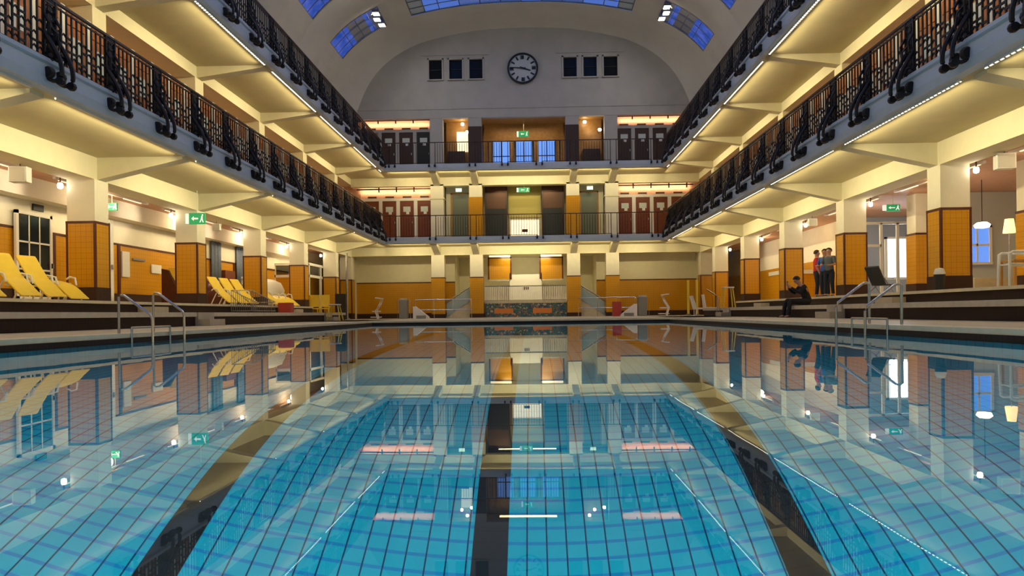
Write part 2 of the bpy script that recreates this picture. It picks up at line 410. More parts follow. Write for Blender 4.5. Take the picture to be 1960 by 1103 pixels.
# lintels, slabs, beams
def haunch(s, yy, z0, zt, name, label, dep=.62):
    # tapering cantilever beam from the colonnade to the gallery edge
    pts = [(s * XC, z0), (s * 9.35, zt - .08), (s * 9.35, zt + .05), (s * XC, zt + .05)]
    o = MB().prism(pts, 'y', yy + .12, yy + dep - .12).build(name, M_CREAM)
    return tag(o, label, 'beam')
for s in (-1, 1):
    nm = SIDE[s]
    for lev, (sz, lz, ft) in enumerate(((S1, 4.37, 5.58), (S2, 9.3, 10.25))):
        lv = ('lower', 'upper')[lev]
        # lintel along the colonnade
        struct(MB().box(s * XC, s * (XC + CW), YB, D + .6, lz, sz + .02).build('trim_%d' % (3 + lev * 2 + (s > 0)), M_CREAM), 'cream lintel over the %s %s colonnade' % (nm, lv))
        # slab
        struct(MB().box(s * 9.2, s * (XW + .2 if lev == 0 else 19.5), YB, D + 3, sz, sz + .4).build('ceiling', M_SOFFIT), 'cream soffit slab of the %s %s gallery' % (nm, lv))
        # fascia : slightly bowed enamel front with a small ledge
        pf = [(9.2, sz), (9.02, sz + .02), (8.98, sz + .2), (9.0, ft - .1), (8.94, ft - .08), (8.94, ft), (9.35, ft)]
        struct(MB().prism([(s * a, z) for a, z in pf], 'y', YB, YF + .1).build('trim_%d' % (7 + lev * 2 + (s > 0)), M_FASCIA), 'grey-blue front of the %s %s gallery' % (nm, lv))
        for k in range(-2, 5):
            haunch(s, Y0 + S * k, lz, sz, 'ceiling_beam', '%s cream cantilever beam under the %s %s gallery' % (ORD[k + 2], nm, lv))
        # LED fixtures
        for k in range(-2, 6):
            ya, yb = Y0 + S * (k - 1) + CD + .1, Y0 + S * k - .02
            if k == 5: yb = YF - .1
            n = max(1, int((yb - ya) / .145))
            t = thing('led_strip', '%s warm white LED strip under the edge of the %s %s gallery' % (ORD[k + 2], nm, lv), 'light strip', (s * 9.22, (ya + yb) / 2, sz))
            MB().box(-.03, .03, -(yb - ya) / 2, (yb - ya) / 2, -.04, 0).build('housing', M_WHITEP, t)
            hl = (yb - ya) / 2
            if lev == 1: b = MB().box(-.022, .022, -hl, hl, -.055, -.038)
            elif s > 0: b = MB().box(-.009, .012, -hl, hl, -.05, -.038)
            else: b = MB().box(-.055, -.03, -hl, hl, -.028, -.004)   # faces the wall, hidden by its housing
            b.build('diffuser', M_LED, t, 'row of lit LED points')
    # walls of the side aisles
    # gallery storey: back wall above cabins
    struct(MB().box(s * 19.5, s * 19.7, YB, D + 3, 5.4, S2).build('wall_%s_gallery' % nm, M_CREAM), 'cream outer wall of the %s gallery' % nm)
    # aisle ceiling, a little lower and pinkish
    struct(MB().box(s * (XC + CW), s * (XW + .1 if s < 0 else 19.5), YB, D + 3, 4.62, 4.7).build('ceiling', M_PINK), 'salmon aisle ceiling on the %s' % nm)
    for q, zz in ((12.95, 4.55), (13.7, 4.55)):
        pass

# ------------------------------------------------------------------ gallery railings
def bracket_mb(d=1):
    """S-scroll hanging over the fascia, in the x-z plane, outwards = +x, origin at rail foot"""
    b = MB()
    pts = []
    for i in range(13):                       # long sweep out and down
        a = i / 12
        pts.append((.02 + .36 * math.sin(a * PI / 2) ** 1.2 * (1 - .05 * a), 0, .55 - .85 * a))
    for i in range(1, 11):                    # curl back
        a = i / 10 * PI * 1.15
        pts.append((.36 - .15 + .15 * math.cos(a), 0, -.30 - .15 * math.sin(a)))
    b.tube(pts, [.042] * len(pts), 6)
    b.lathe([(.0, -.06), (.10, -.06), (.125, -.03), (.125, .03), (.10, .06), (0, .06)], .09, 0, -.28, 12, 'y')
    b.lathe([(.0, -.05), (.08, -.05), (.09, 0), (.08, .05), (0, .05)], .33, 0, -.46, 10, 'y')
    # small inner scroll
    pts = [(.12 + .09 * math.cos(a), 0, .05 + .09 * math.sin(a)) for a in [PI * i / 8 for i in range(-3, 10)]]
    b.tube(pts, .03, 5)
    b.tube([(.02, 0, .9), (.12, 0, .72), (.10, 0, .5), (.02, 0, .4)], .03, 5)
    return b
def post_mb(h, wd=.32):
    b = MB()
    for y in (-wd / 2, wd / 2):
        b.box(-.03, .03, y - .022, y + .022, -.06, h)
    # ornament between the two uprights
    for i in range(7):
        z = .08 + i * (h - .2) / 7
        b.tube([(0, (wd / 2 - .03) * math.cos(a), z + .07 + .07 * math.sin(a)) for a in [2 * PI * j / 8 for j in range(8)]], .028, 4, closed=True)
    for z in (0.02, h * .33, h * .66, h - .05):
        b.box(-.02, .02, -wd / 2, wd / 2, z, z + .035)
    b.box(-.012, .012, -.06, .06, 0, h)
    b.tube([(0.05, 0, h * .55), (.16, 0, h * .45), (.2, 0, .3), (.12, 0, .02)], .02, 5)
    return b
def panel_mb(L, h, n, seed):
    r = random.Random(seed); b = MB()
    st = L / n
    for i in range(n + 1):
        y = -L / 2 + i * st
        b.box(-.014, .014, y - .017, y + .017, .03, h - .04)
    b.box(-.015, .015, -L / 2, L / 2, .03, .06)
    for row in range(5):
        for i in range(n):
            if (i + row) % 4 == 3: continue
            z = .12 + row * .135
            y = -L / 2 + i * st
            if (i // 2 + row) % 2:
                b.box(-.016, .016, y, y + st, z, z + .04)
            else:
                b.tube([(0, y, z), (0, y + st * .5, z + .07), (0, y + st, z + .0)], .021, 4)
    return b
rail_meshes = {}
def get_mesh(key, fn, m):
    if key not in rail_meshes:
        mb = fn(); me = bpy.data.meshes.new(key); me.from_pydata([tuple(v) for v in mb.v], [], mb.f); me.materials.append(m)
        bm = bmesh.new(); bm.from_mesh(me); bmesh.ops.recalc_face_normals(bm, faces=bm.faces); bm.to_mesh(me); bm.free()
        rail_meshes[key] = me
    return rail_meshes[key]
def inst(name, me, parent, loc, rz=0):
    o = bpy.data.objects.new(name, me); C.objects.link(o); o.parent = parent; o.location = loc; o.rotation_euler = (0, 0, rz); return o
PITCH = S / 3
for s in (-1, 1):
    for lev, (fz, h, ystart) in enumerate(((5.58, 1.25, 9.45), (10.25, 1.25, 17.2))):
        lv = ('lower', 'upper')[lev]
        n = int(round((YF - .35 - ystart) / PITCH)); ys = [YF - .75 - PITCH * (n - i) + .37 for i in range(n + 1)]
        ys = [13.40 + PITCH * i for i in range(-2 if lev == 0 else 2, 17) if 13.4 + PITCH * i < YF - .2]
        t = thing('balcony_railing', 'black wrought iron railing with scroll brackets along the %s %s gallery' % (SIDE[s], lv), 'railing', (s * 9.05, ys[0], fz))
        ro = PI if s > 0 else 0
        base = ys[0]
        for y in ys:
            p = inst('post', get_mesh('post', lambda: post_mb(1.25), M_IRON), t, (0, y - base, 0), ro)
            for dy in (-.16, .16):
                inst('scroll_bracket', get_mesh('scroll_bracket', bracket_mb, M_IRON), p, (0.0, dy, 0), 0)
        L = PITCH - .36
        for a, c in zip(ys, ys[1:]):
            inst('grille_panel', get_mesh('grille_panel', lambda: panel_mb(L, 1.25, 10, 3), M_IRON), t, (0, (a + c) / 2 - base, 0), ro)
        MB().box(-.035, .035, -.25, YF - base, h, h + .05).box(-.02, .02, -.25, YF - base, h - .09, h - .06).build('handrail', M_RAIL, t, 'dark handrail')
# end gallery railings: plain slim balusters with paired posts
EP = [-8.5, -5.9, -3.28, -1.18, 1.03, 3.2, 5.8, 8.4]
for lev, (fz, h) in enumerate(((5.42, 1.36), (10.15, 1.36))):
    lv = ('lower', 'upper')[lev]
    t = thing('balcony_railing', 'slim dark baluster railing across the %s end gallery' % lv, 'railing', (0, YF + .05, fz))
    for x in EP:
        b = MB()
        for dx in (-.19, .19): b.box(dx - .02, dx + .02, -.02, .02, -.02, h)
        p = b.build('post', M_IRON, t); p.location = (x, 0, 0)
        for dx in (-.19, .19):
            q = MB().tube([(0, -.02, .05), (0, -.12, 0), (0, -.16, -.12), (0, -.12, -.2)], .035, 6).lathe([(0, -.05), (.085, -.05), (.085, .05), (0, .05)], 0, -.13, -.14, 12, 'x').build('scroll_bracket', M_IRON, p)
            q.location = (dx, 0, 0)
    for a, c in zip(EP, EP[1:]):
        b = MB(); n = int((c - a - .38) / .16); 
        for i in range(1, n): 
            x = a + .19 + i * (c - a - .38) / n; b.box(x - .013, x + .013, -.010, .010, .05, h - .05)
        b.box(a + .19, c - .19, -.015, .015, .04, .075)
        b.build('baluster_panel', M_IRON, t)
    MB().box(-8.98, 8.98, -.03, .03, h, h + .05).build('handrail', M_RAIL, t)

# ------------------------------------------------------------------ changing cabins on the side galleries
def cabin_door_parts(t, wd, h, m, pane=True, sgn=1):
    """front faces local +x"""
    MB().box(-.02, .03, -wd / 2, wd / 2, 0, h).build('door_leaf', m, t)
    if pane:
        MB().box(.03, .04, -wd * .30, -wd * .03, h * .66, h * .90).box(.03, .04, wd * .03, wd * .30, h * .66, h * .90).build('pane', M_FROST, t, 'pale frosted pane')
    MB().box(.03, .05, wd * .34, wd * .40, h * .45, h * .52).build('handle', M_STEEL, t, 'steel handle')
    b = MB(); b.box(.03, .038, -wd * .32, -wd * .29, .1, h * .55).box(.03, .038, wd * .29, wd * .32, .1, h * .55).box(.03, .038, -wd * .32, wd * .32, h * .55, h * .575).box(.03, .038, -wd * .32, wd * .32, .08, .11)
    b.build('moulding', m, t)
for s in (-1, 1):
    cabs = []
    proto = thing('cabin_door', 'orange-brown changing cabin door', 'door', (0, 0, 0), 0, 'changing cabin doors on the %s lower gallery' % SIDE[s])
    cabin_door_parts(proto, .72, 2.3, M_WOOD)
    # posts and head: one white cabin front per bay
    k0 = 0
    cnt = 0
    for k in range(-1, 5):
        ya = Y0 + S * (k - 1) + CD; yb = min(Y0 + S * k, D)
        t = thing('cabin_front', '%s white panelled cabin row behind the %s lower gallery railing' % (ORD[k + 1], SIDE[s]), 'cabin', (s * 10.93, (ya + yb) / 2, 5.4))
        L = yb - ya + CD; n = 6; st = L / n
        b = MB()
        for i in range(n + (k == 4)):
            y = -L / 2 + i * st; b.box(s * .03, -s * .10, y - .08, y + .08, 0, 2.72)
        b.build('pilaster', M_WHITEP, t, 'white pilasters')
        MB().box(s * .03, -s * .04, -L / 2, L / 2, 2.34, 2.68).build('head_panel', M_WOOD, t, 'orange-brown head panel')
        MB().box(s * .03, s * .08, -L / 2, L / 2, 0, 2.66).build('back_panel', M_WOODM, t)
        for i in range(n):
            y = (ya + yb) / 2 - L / 2 + (i + .5) * st
            lab = '%s orange-brown cabin door from the camera in the %s cabin row, %s lower gallery' % (ORD[i], ORD[k + 1], SIDE[s])
            if cnt == 0:
                o = proto; o.location = (s * 10.90, y, 5.4); o.rotation_euler = (0, 0, PI if s > 0 else 0); o['label'] = lab
            else:
                copy_tree(proto, None, (s * 10.90, y, 5.4), PI if s > 0 else 0, lab)
            cnt += 1
    struct(MB().box(s * 12.95, s * 13.1, YB, D + .5, 5.4, S2).build('wall_%s' % SIDE[s], M_PINK), 'salmon wall above the %s cabins' % SIDE[s])

# upper gallery side walls (plain, above the upper railing)
for s in (-1, 1):
    struct(MB().box(s * 13.0, s * 13.2, YB, D + .5, 10.1, 13.8).build('wall_%s_upper' % SIDE[s], M_VAULT), 'plain wall behind the %s upper gallery' % SIDE[s])

# ------------------------------------------------------------------ vault
PROF = [(0, 20.15), (3.6, 20.0), (7.0, 19.42), (8.6, 18.9), (10.2, 18.0), (11.45, 16.8), (12.4, 15.1), (13.0, 13.0)]
def hermite(P, n=4):
    out = []
    tg = [0.0] + [(P[i + 1][1] - P[i - 1][1]) / (P[i + 1][0] - P[i - 1][0]) for i in range(1, len(P) - 1)] + [(P[-1][1] - P[-2][1]) / (P[-1][0] - P[-2][0]) * 1.3]
    for i in range(len(P) - 1):
        (xa, za), (xb, zb) = P[i], P[i + 1]; h = xb - xa
        for q in range(n):
            t = q / n
            out.append((xa + h * t, (2 * t**3 - 3 * t**2 + 1) * za + (t**3 - 2 * t**2 + t) * h * tg[i] + (3 * t**2 - 2 * t**3) * zb + (t**3 - t**2) * h * tg[i + 1]))
    return out + [P[-1]]
half = hermite(PROF, 3)
full = [(-x, z) for x, z in reversed(half)] + half[1:]
W_A, W_B = 40.5, 43.1
ysec = [YB]
for k in range(8, -1, -1):
    ysec += [W_A - S * k, W_B - S * k]
ysec = [y for y in ysec if y >= YB]
ysec = sorted(set([YB] + ysec))
b = MB()
def isopen(xa, xb, ya, yb):
    xm = (xa + xb) / 2; ym = (ya + yb) / 2
    if abs(xm) < 7.0: return ym < W_B and ym > -2
    if 8.6 < abs(xm) < 11.45:
        for k in range(9):
            if W_A - S * k < ym < W_B - S * k: return True
    return False
def refine(pr):
    out = []
    for (xa, za), (xb, zb) in zip(pr, pr[1:]):
        out.append((xa, za)); out.append(((xa + xb) / 2, (za + zb) / 2))
    return out + [pr[-1]]
for ya, yb in zip(ysec, ysec[1:]):
    for (xa, za), (xb, zb) in zip(full, full[1:]):
        if isopen(xa, xb, ya, yb): continue
        b.quad((xa, ya, za), (xb, ya, zb), (xb, yb, zb), (xa, yb, za))
# cove closing towards the end wall
def shrink(x, z, t):
    # t 0..1 towards the end wall profile
    cx_, cz_ = 0, 13.0
    f = 1 - .115 * t ** 2
    zz = z - t ** 2 * (.35 if abs(x) < 5 else .35 * 1)
    return (x * (1 - .10 * t ** 2), zz - .0)
prev = [(x, W_B, z) for x, z in full]
rowsv = [prev]
for i in range(1, 9):
    t = i / 8; y = W_B + (D - W_B) * (1 - (1 - t) ** 1.3)
    rowsv.append([(shrink(x, z, t)[0], y, shrink(x, z, t)[1]) for x, z in full])
b.sheet(rowsv)
vo = b.build('ceiling', M_VAULT, smooth=True); struct(vo, 'pale grey barrel vault with skylight openings')
# raised ribs between the window bays, rounded in section
for s in (-1, 1):
    for k in range(0, 7):
        yc = W_A - S * k - (S - (W_B - W_A)) / 2
        seg = refine([p for p in half if p[0] >= 7.0]); rows = []
        for i, (x, z) in enumerate(seg):
            a = seg[max(0, i - 1)]; c_ = seg[min(len(seg) - 1, i + 1)]
            tx, tz = c_[0] - a[0], c_[1] - a[1]; ln = math.hypot(tx, tz); nx, nz = tz / ln, -tx / ln
            row = []
            for q in range(9):
                u = -1 + q / 4; d = .42 * math.cos(u * PI / 2) ** .8 * min(1, .25 + i / 5) - .02
                row.append((s * (x + nx * d), yc + u * 1.5, z + nz * d))
            rows.append(row)
        o = MB().sheet(rows).build('vault_rib', M_VAULT, smooth=True); tag(o, '%s rounded plaster rib from the end wall on the %s of the vault' % (ORD[k], SIDE[s]), 'rib')

# skylights: frame + panes, side ones in each bay, a long central one
def profpt(x):
    ax = abs(x)
    for (xa, za), (xb, zb) in zip(half, half[1:]):
        if xa <= ax <= xb: return za + (zb - za) * (ax - xa) / (xb - xa)
    return half[-1][1]
for s in (-1, 1):
    for k in range(0, 4):
        ya, yb = W_A - S * k, W_B - S * k
        t = thing('vault_window', '%s blue side skylight from the end wall on the %s flank of the vault' % (ORD[k], SIDE[s]), 'skylight', (s * 10, (ya + yb) / 2, 17.8))
        xs = [8.6 + i * 2.85 / 9 for i in range(10)]
        P = lambda x, y, dz=0: (s * x - s * 10, y - (ya + yb) / 2, profpt(x) - 17.8 + dz)
        g = MB()
        for xa, xb in zip(xs, xs[1:]):
            g.quad(P(xa, ya, .06), P(xb, ya, .06), P(xb, yb, .06), P(xa, yb, .06))
        g.build('pane', M_SKYMOT, t, 'mottled blue glass')
        f = MB()
        for y in (ya, ya + (yb - ya) / 3, ya + 2 * (yb - ya) / 3, yb):
            f.tube([P(x, y, .02) for x in xs], .04 if y in (ya, yb) else .022, 5)
        for x in [8.6, 9.3, 10.0, 10.75, 11.45]:
            f.tube([P(x, ya, .02), P(x, yb, .02)], .022, 5)
        f.build('glazing_bars', M_STEELD, t)
t = thing('central_skylight', 'long gridded blue skylight along the crown of the vault', 'skylight', (0, 20, 19.8))
xs = [-7, -6.1, -5.2, -3.9, -2.6, -1.3, 0, 1.3, 2.6, 3.9, 5.2, 6.1, 7]
g1, g1b, g2, f = MB(), MB(), MB(), MB()
Q = lambda x, y, dz=0: (x, y - 20, profpt(x) - 19.8 + dz)
yl = [W_B - .85 * i for i in range(0, 54) if W_B - .85 * i > -2]
for ya, yb in zip(yl, yl[1:]):
    for xa, xb in zip(xs, xs[1:]):
        g = (g1 if xa < 0 else g1b) if (abs((xa + xb) / 2) > 6.1) else g2
        g.quad(Q(xa, ya, .1), Q(xb, ya, .1), Q(xb, yb, .1), Q(xa, yb, .1))
M_EDGEP = mat('frosted_edge_pane', (.62, .72, .85), .25); g1.build('edge_panes', M_EDGEP, t, 'pale edge panes'); g1b.build('edge_panes', M_EDGEP, t, 'pale edge panes'); g2.build('panes', M_SKYG[0], t, 'blue panes')
for x in xs: f.tube([Q(x, W_B, .06), Q(x, -2, .06)], .05 if abs(x) > 6.9 else .03, 5)
for y in yl: f.tube([Q(x, y, .06) for x in xs], .05 if y == W_B else .03, 5)
f.build('glazing_bars', M_STEELD, t, 'dark glazing bars')

# floodlights at the top of the side skylights
for s in (-1, 1):
    for k in range(0, 7):
        for j, (dx, dy) in enumerate(((0, .35), (.12, 1.15), (.0, 1.95))):
            y = W_A - S * k + dy; x = s * (8.75 + dx); z = 18.62
            if k < 2:
                t = thing('floodlight', '%s floodlight of the %s cluster from the end, %s vault flank' % (('nearest', 'middle', 'farthest')[j], ORD[k], SIDE[s]), 'floodlight', (x, y, z))
                MB().box(-.2, .2, -.24, .24, 0, .18).build('housing', M_STEELD, t)
                MB().box(-.18, .18, -.2, .2, -.03, 0).build('lens', M_LAMP, t, 'glowing lens')
                MB().tube([(-.1, 0, .18), (-.1, 0, .34)], .025, 6).tube([(.1, 0, .18), (.1, 0, .34)], .025, 6).build('bracket', M_STEELD, t)
        spot('floodlight_light', (s * 8.7, W_A - S * k + 1.2, 18.5), (-s * 4, W_A - S * k + 1.2, 5), 330, (1, .94, .86), 2.8, .3)

# ------------------------------------------------------------------ end wall
# tympanum (front wall above the upper end gallery) with six window openings
ZT = 13.95
holes = [(-6.37, -5.49), (-4.99, -4.11), (-3.62, -2.72), (2.77, 3.67), (4.12, 5.02), (5.49, 6.42)]
HZ0, HZ1 = 16.37, 17.72
b = MB()
outl = [(x * .9, z - .33) for x, z in full]
def topz(x):
    ax = abs(x) / .9
    return profpt(min(ax, 12.99)) - .35
edges = sorted(set([-11.7 + i * .65 for i in range(37)] + [e for h_ in holes for e in h_]))
for xa, xb in zip(edges, edges[1:]):
    xm = (xa + xb) / 2
    hole = any(a < xm < c for a, c in holes)
    if hole:
        b.quad((xa, D, ZT), (xb, D, ZT), (xb, D, HZ0), (xa, D, HZ0)); b.quad((xa, D, HZ1), (xb, D, HZ1), (xb, D, topz(xb) + .4), (xa, D, topz(xa) + .4))
    else:
        b.quad((xa, D, ZT), (xb, D, ZT), (xb, D, topz(xb) + .4), (xa, D, topz(xa) + .4))
for a, c in holes:
    b.quad((a, D, HZ0), (a, D + .3, HZ0), (a, D + .3, HZ1), (a, D, HZ1)); b.quad((c, D, HZ0), (c, D + .3, HZ0), (c, D + .3, HZ1), (c, D, HZ1))
    b.quad((a, D, HZ0), (c, D, HZ0), (c, D + .3, HZ0), (a, D + .3, HZ0)); b.quad((a, D, HZ1), (c, D, HZ1), (c, D + .3, HZ1), (a, D + .3, HZ1))
struct(b.build('wall_end', M_TYMP), 'grey arched end wall with clock')
b = MB()
for s in (-1, 1): b.box(s * 6.9, s * 2.3, D - .07, D + .02, 18.0, 18.06)
b.box(-11.9, 11.9, D - .03, D + .02, 14.35, 14.42)
struct(b.build('trim_11', M_TYMP), 'thin mouldings on the end wall')
for i, (a, c) in enumerate(holes):
    t = thing('window_%d' % (i + 1), '%s of the small dark windows beside the clock, counted from the left' % ('first', 'second', 'third', 'fourth', 'fifth', 'sixth')[i], 'window', ((a + c) / 2, D + .1, HZ0))
    t['kind'] = 'structure'
    hw = (c - a) / 2; hh = HZ1 - HZ0
    MB().quad((-hw, .05, 0), (hw, .05, 0), (hw, .05, hh), (-hw, .05, hh)).build('pane', M_MIRROR, t, 'dark pane')
    b = MB(); b.box(-hw - .1, -hw, -.14, -.08, -.05, hh + .1).box(hw, hw + .1, -.14, -.08, -.05, hh + .1).box(-hw - .1, hw + .1, -.14, -.08, hh, hh + .1)
    b.box(-hw - .12, hw + .12, -.22, -.02, -.07, 0)
    b.build('window_frame', M_TYMP, t)
    MB().box(-hw, hw, 0, .04, hh * .5, hh * .53).box(-hw, -hw + .05, 0, .04, 0, hh).box(hw - .05, hw, 0, .04, 0, hh).build('sash', M_BLACK, t)

# clock
t = thing('wall_clock', 'large round wall clock with black rim on the arched end wall', 'clock', (.01, D - .02, 17.0))
MB().lathe([(0, 0), (1.05, 0), (1.05, -.12), (.93, -.14), (.92, -.05), (0, -.05)], 0, 0, 0, 48, 'y').build('rim', M_BLACK, t, 'black rim', smooth=True)
MB().lathe([(0, -.051), (.925, -.051), (.925, -.07), (0, -.071)], 0, 0, 0, 48, 'y').build('dial', mat('pale_dial', (.52, .56, .56), .5), t, 'pale grey dial')
b = MB()
for i in range(12):
    a = i * PI / 6; ca, sa = math.cos(a), math.sin(a); ww = .055 if i % 3 else .09
    def rot(u, v): return (u * ca + v * sa, -.085, -u * sa + v * ca)
    b.poly([rot(-ww, .62), rot(ww, .62), rot(ww, .88), rot(-ww, .88)])
    if i % 3 == 0: b.poly([rot(-.15, .6), rot(-.11, .6), rot(-.11, .88), rot(-.15, .88)])
b.build('hour_marks', M_BLACK, t, fix=False)
def hand(name, ang, L, w_, y):
    ca, sa = math.cos(ang), math.sin(ang)
    pts = [(-w_, -.2), (w_, -.2), (w_ * .5, L), (-w_ * .5, L)]
    MB().prism([(u * ca + v * sa, -u * sa + v * ca) for u, v in pts], 'y', y, y - .02).build(name, M_BLACK, t)
hand('hour_hand', math.radians(90 + 17), .55, .065, -.10)
hand('minute_hand', math.radians(274), .78, .045, -.13)

# end colonnade: four piers through two storeys, tile bases
XO, XI = 5.93, 3.30
for j, x in enumerate((-XO, -XI, XI, XO)):
    nm = ('outer left', 'inner left', 'inner right', 'outer right')[j]
    t = thing('end_pier', '%s square pier of the end colonnade on the pool deck, cream over amber tiles' % nm, 'pier', (x, D + .3, DZ))
    MB().box(-.44, .44, -.3, .3, 0, 4.42 - DZ).build('shaft', M_WHITE, t)
    MB().box(-.46, .46, -.32, .32, .25, 2.86 - DZ).build('tile_cladding', M_TILEX, t, 'amber tile cladding')
    MB().box(-.47, .47, -.33, .33, 2.86 - DZ, 2.92 - DZ).build('tile_trim', M_BROWN, t)
    MB().box(-.48, .48, -.34, .34, 0, .27).build('plinth', M_PLINTH, t)
    inner = j in (1, 2)
    t = thing('end_pier', '%s pier of the lower end gallery%s' % (nm, ', amber tiles below cream' if inner else ', all cream'), 'pier', (x, D + .3, 5.4))
    MB().box(-.44, .44, -.3, .3, 0, 3.85).build('shaft', M_WHITE if True else M_CREAM, t)
    if inner: MB().box(-.46, .46, -.32, .32, 0, 2.95).build('tile_cladding', M_TILEX, t, 'amber tile cladding')
    else: MB().box(-.5, .5, -.34, .34, 2.85, 2.95).build('moulding', M_CREAM, t)
    t = thing('end_pier', '%s pier of the upper end gallery%s' % (nm, ', dark brown below grey' if inner else ', all grey'), 'pier', (x, D + .3, 10.1))
    MB().box(-.44, .44, -.3, .3, 0, 3.64).build('shaft', M_TYMP, t)
    if inner: MB().box(-.46, .46, -.32, .32, 0, 3.05).build('cladding', M_WOODD, t, 'dark brown cladding')
# end gallery slabs, lintels, fascias
for lev, (sz, lz, ft) in enumerate(((S1, 4.42, 5.42), (S2, 9.15, 10.15))):
    lv = ('lower', 'upper')[lev]
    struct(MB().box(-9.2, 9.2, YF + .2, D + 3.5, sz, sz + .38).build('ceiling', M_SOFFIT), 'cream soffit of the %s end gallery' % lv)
    struct(MB().box(-XC, XC, D, D + .6, lz, sz + .01).build('trim_%d' % (12 + lev), M_CREAM), 'cream lintel of the %s end colonnade' % lv)
    pf = [(YF + .2, sz), (YF + .02, sz + .02), (YF, sz + .2), (YF, ft), (YF + .4, ft)]
    struct(MB().prism(pf, 'x', -9.1, 9.1).build('trim_%d' % (14 + lev), M_FASCIA), 'grey-blue front of the %s end gallery' % lv)
    for j, x in enumerate((-XO, -XI, XI, XO)):
        pts = [(D + .05, lz), (YF + .35, sz - .06), (YF + .35, sz + .05), (D + .05, sz + .05)]
        o = MB().prism(pts, 'x', x - .22, x + .22).build('ceiling_beam', M_CREAM)
        tag(o, '%s short cream beam under the %s end gallery' % (('outer left', 'inner left', 'inner right', 'outer right')[j], lv), 'beam')
struct(MB().box(-13, 13, D - .012, D + .3, 13.75, 14.2).build('trim_16', M_TYMP), 'grey lintel over the upper end gallery')
struct(MB().box(-13, 13, D + .6, D + 4, 13.9, 14.0).build('ceiling', M_WOODG), 'ceiling behind the upper end gallery')

# ground storey end wall: tiled niches left and right, stair recess in the middle
YN = 48.0
for s in (-1, 1):
    b = MB().box(s * 5.0, s * 12.1, YN, YN + .15, 2.69, 4.62)
    struct(b.build('wall_end_%s' % SIDE[s], M_CREAM), 'cream niche wall at the far %s end' % SIDE[s])
    b = MB().box(s * 5.0, s * 12.1, YN - .02, YN + .13, DZ, 2.66)
    struct(b.build('wall_end_%s_tiles' % SIDE[s], M_TILEX), 'amber tiled niche wall at the far %s end' % SIDE[s])
    struct(MB().box(s * 5.0, s * 12.1, YN - .04, YN + .1, 2.64, 2.71).build('trim_%d' % (17 + (s > 0)), M_BROWN), 'brown strip on the far %s niche wall' % SIDE[s])
    struct(MB().box(s * 5.0, s * 12.1, YN - .05, YN, DZ, .5).build('baseboard_end_%s' % SIDE[s], M_PLINTH), 'dark plinth on the far %s niche wall' % SIDE[s])
    struct(MB().box(s * 12.0, s * 12.2, D + .5, YN + .1, DZ, 4.7).build('wall_corner_%s' % SIDE[s], M_CREAM), 'cream return wall at the far %s corner' % SIDE[s])
struct(MB().box(-5.1, 5.1, 51.0, 51.2, DZ, 5).build('wall_end_center', M_CREAM), 'cream wall at the back of the stair recess')
struct(MB().box(-19.5, 19.5, 51.3, 51.5, 0, 14.2).build('wall_outer_end', M_CREAM), 'outer wall behind the end galleries')
for s in (-1, 1):
    struct(MB().box(s * 5.0, s * 5.1, 48.1, 51.2, DZ, 4.65).build('wall_stair_%s' % SIDE[s], M_CREAM), 'cream side wall of the %s stair bay' % SIDE[s])
struct(MB().box(-XW, XW, D + .6, 51.2, 4.6, 4.7).build('ceiling', M_CREAM), 'cream ceiling of the far ground floor recess')
# centre recess: raised landing with mosaic front, railing, orange panels, lit panel
t = thing('mosaic_wall', 'low multicoloured mosaic wall with two orange panels between the inner end piers', 'mosaic', (0, D + .45, DZ))
mm = bpy.data.materials.new('mosaic'); mm.use_nodes = True; n_ = mm.node_tree; b_ = n_.nodes['Principled BSDF']
tc_ = n_.nodes.new('ShaderNodeTexCoord'); vo_ = n_.nodes.new('ShaderNodeTexVoronoi'); vo_.inputs['Scale'].default_value = 11
rp = n_.nodes.new('ShaderNodeValToRGB'); rp.color_ramp.interpolation = 'CONSTANT'
se = n_.nodes.new('ShaderNodeSeparateColor')
for p_, c_ in ((0, (.05, .13, .15)), (.25, (.03, .07, .15)), (.45, (.18, .16, .14)), (.6, (.02, .12, .08)), (.78, (.25, .08, .05)), (.9, (.4, .36, .25))):
    e = rp.color_ramp.elements.new(p_) if p_ else rp.color_ramp.elements[0]; e.color = (*c_, 1)
n_.links.new(tc_.outputs['Object'], vo_.inputs['Vector']); n_.links.new(vo_.outputs['Color'], se.inputs[0]); n_.links.new(se.outputs[0], rp.inputs[0]); n_.links.new(rp.outputs[0], b_.inputs['Base Color'])
MB().box(-2.8, 2.8, 0, .2, 0, .95).build('mosaic_field', mm, t)
for x in (-1.5, 1.15): 
    MB().box(x - .65, x + .65, -.02, .02, .25, .6).build('orange_panel', mat('orange_mosaic', (.62, .20, .04), .5), t, 'orange panel')
MB().box(-2.8, 2.8, -.03, .25, .95, 1.12).build('cap', M_STONE, t, 'grey-beige cap')
struct(MB().box(-2.84, 2.84, D + .65, 51, DZ, 1.2).build('floor', M_STONE), 'raised stair landing at the far end')
t = thing('landing_railing', 'pale slatted railing above the mosaic wall', 'railing', (0, D + .55, 1.27))
b = MB()
for i in range(45): x = -2.75 + i * .125; b.box(x - .03, x + .03, -.012, .012, 0, .98)
b.build('balusters', M_WHITEP, t)
MB().box(-2.8, 2.8, -.025, .025, .98, 1.04).box(-2.8, 2.8, -.02, .02, .02, .06).build('handrail', M_STEELD, t)
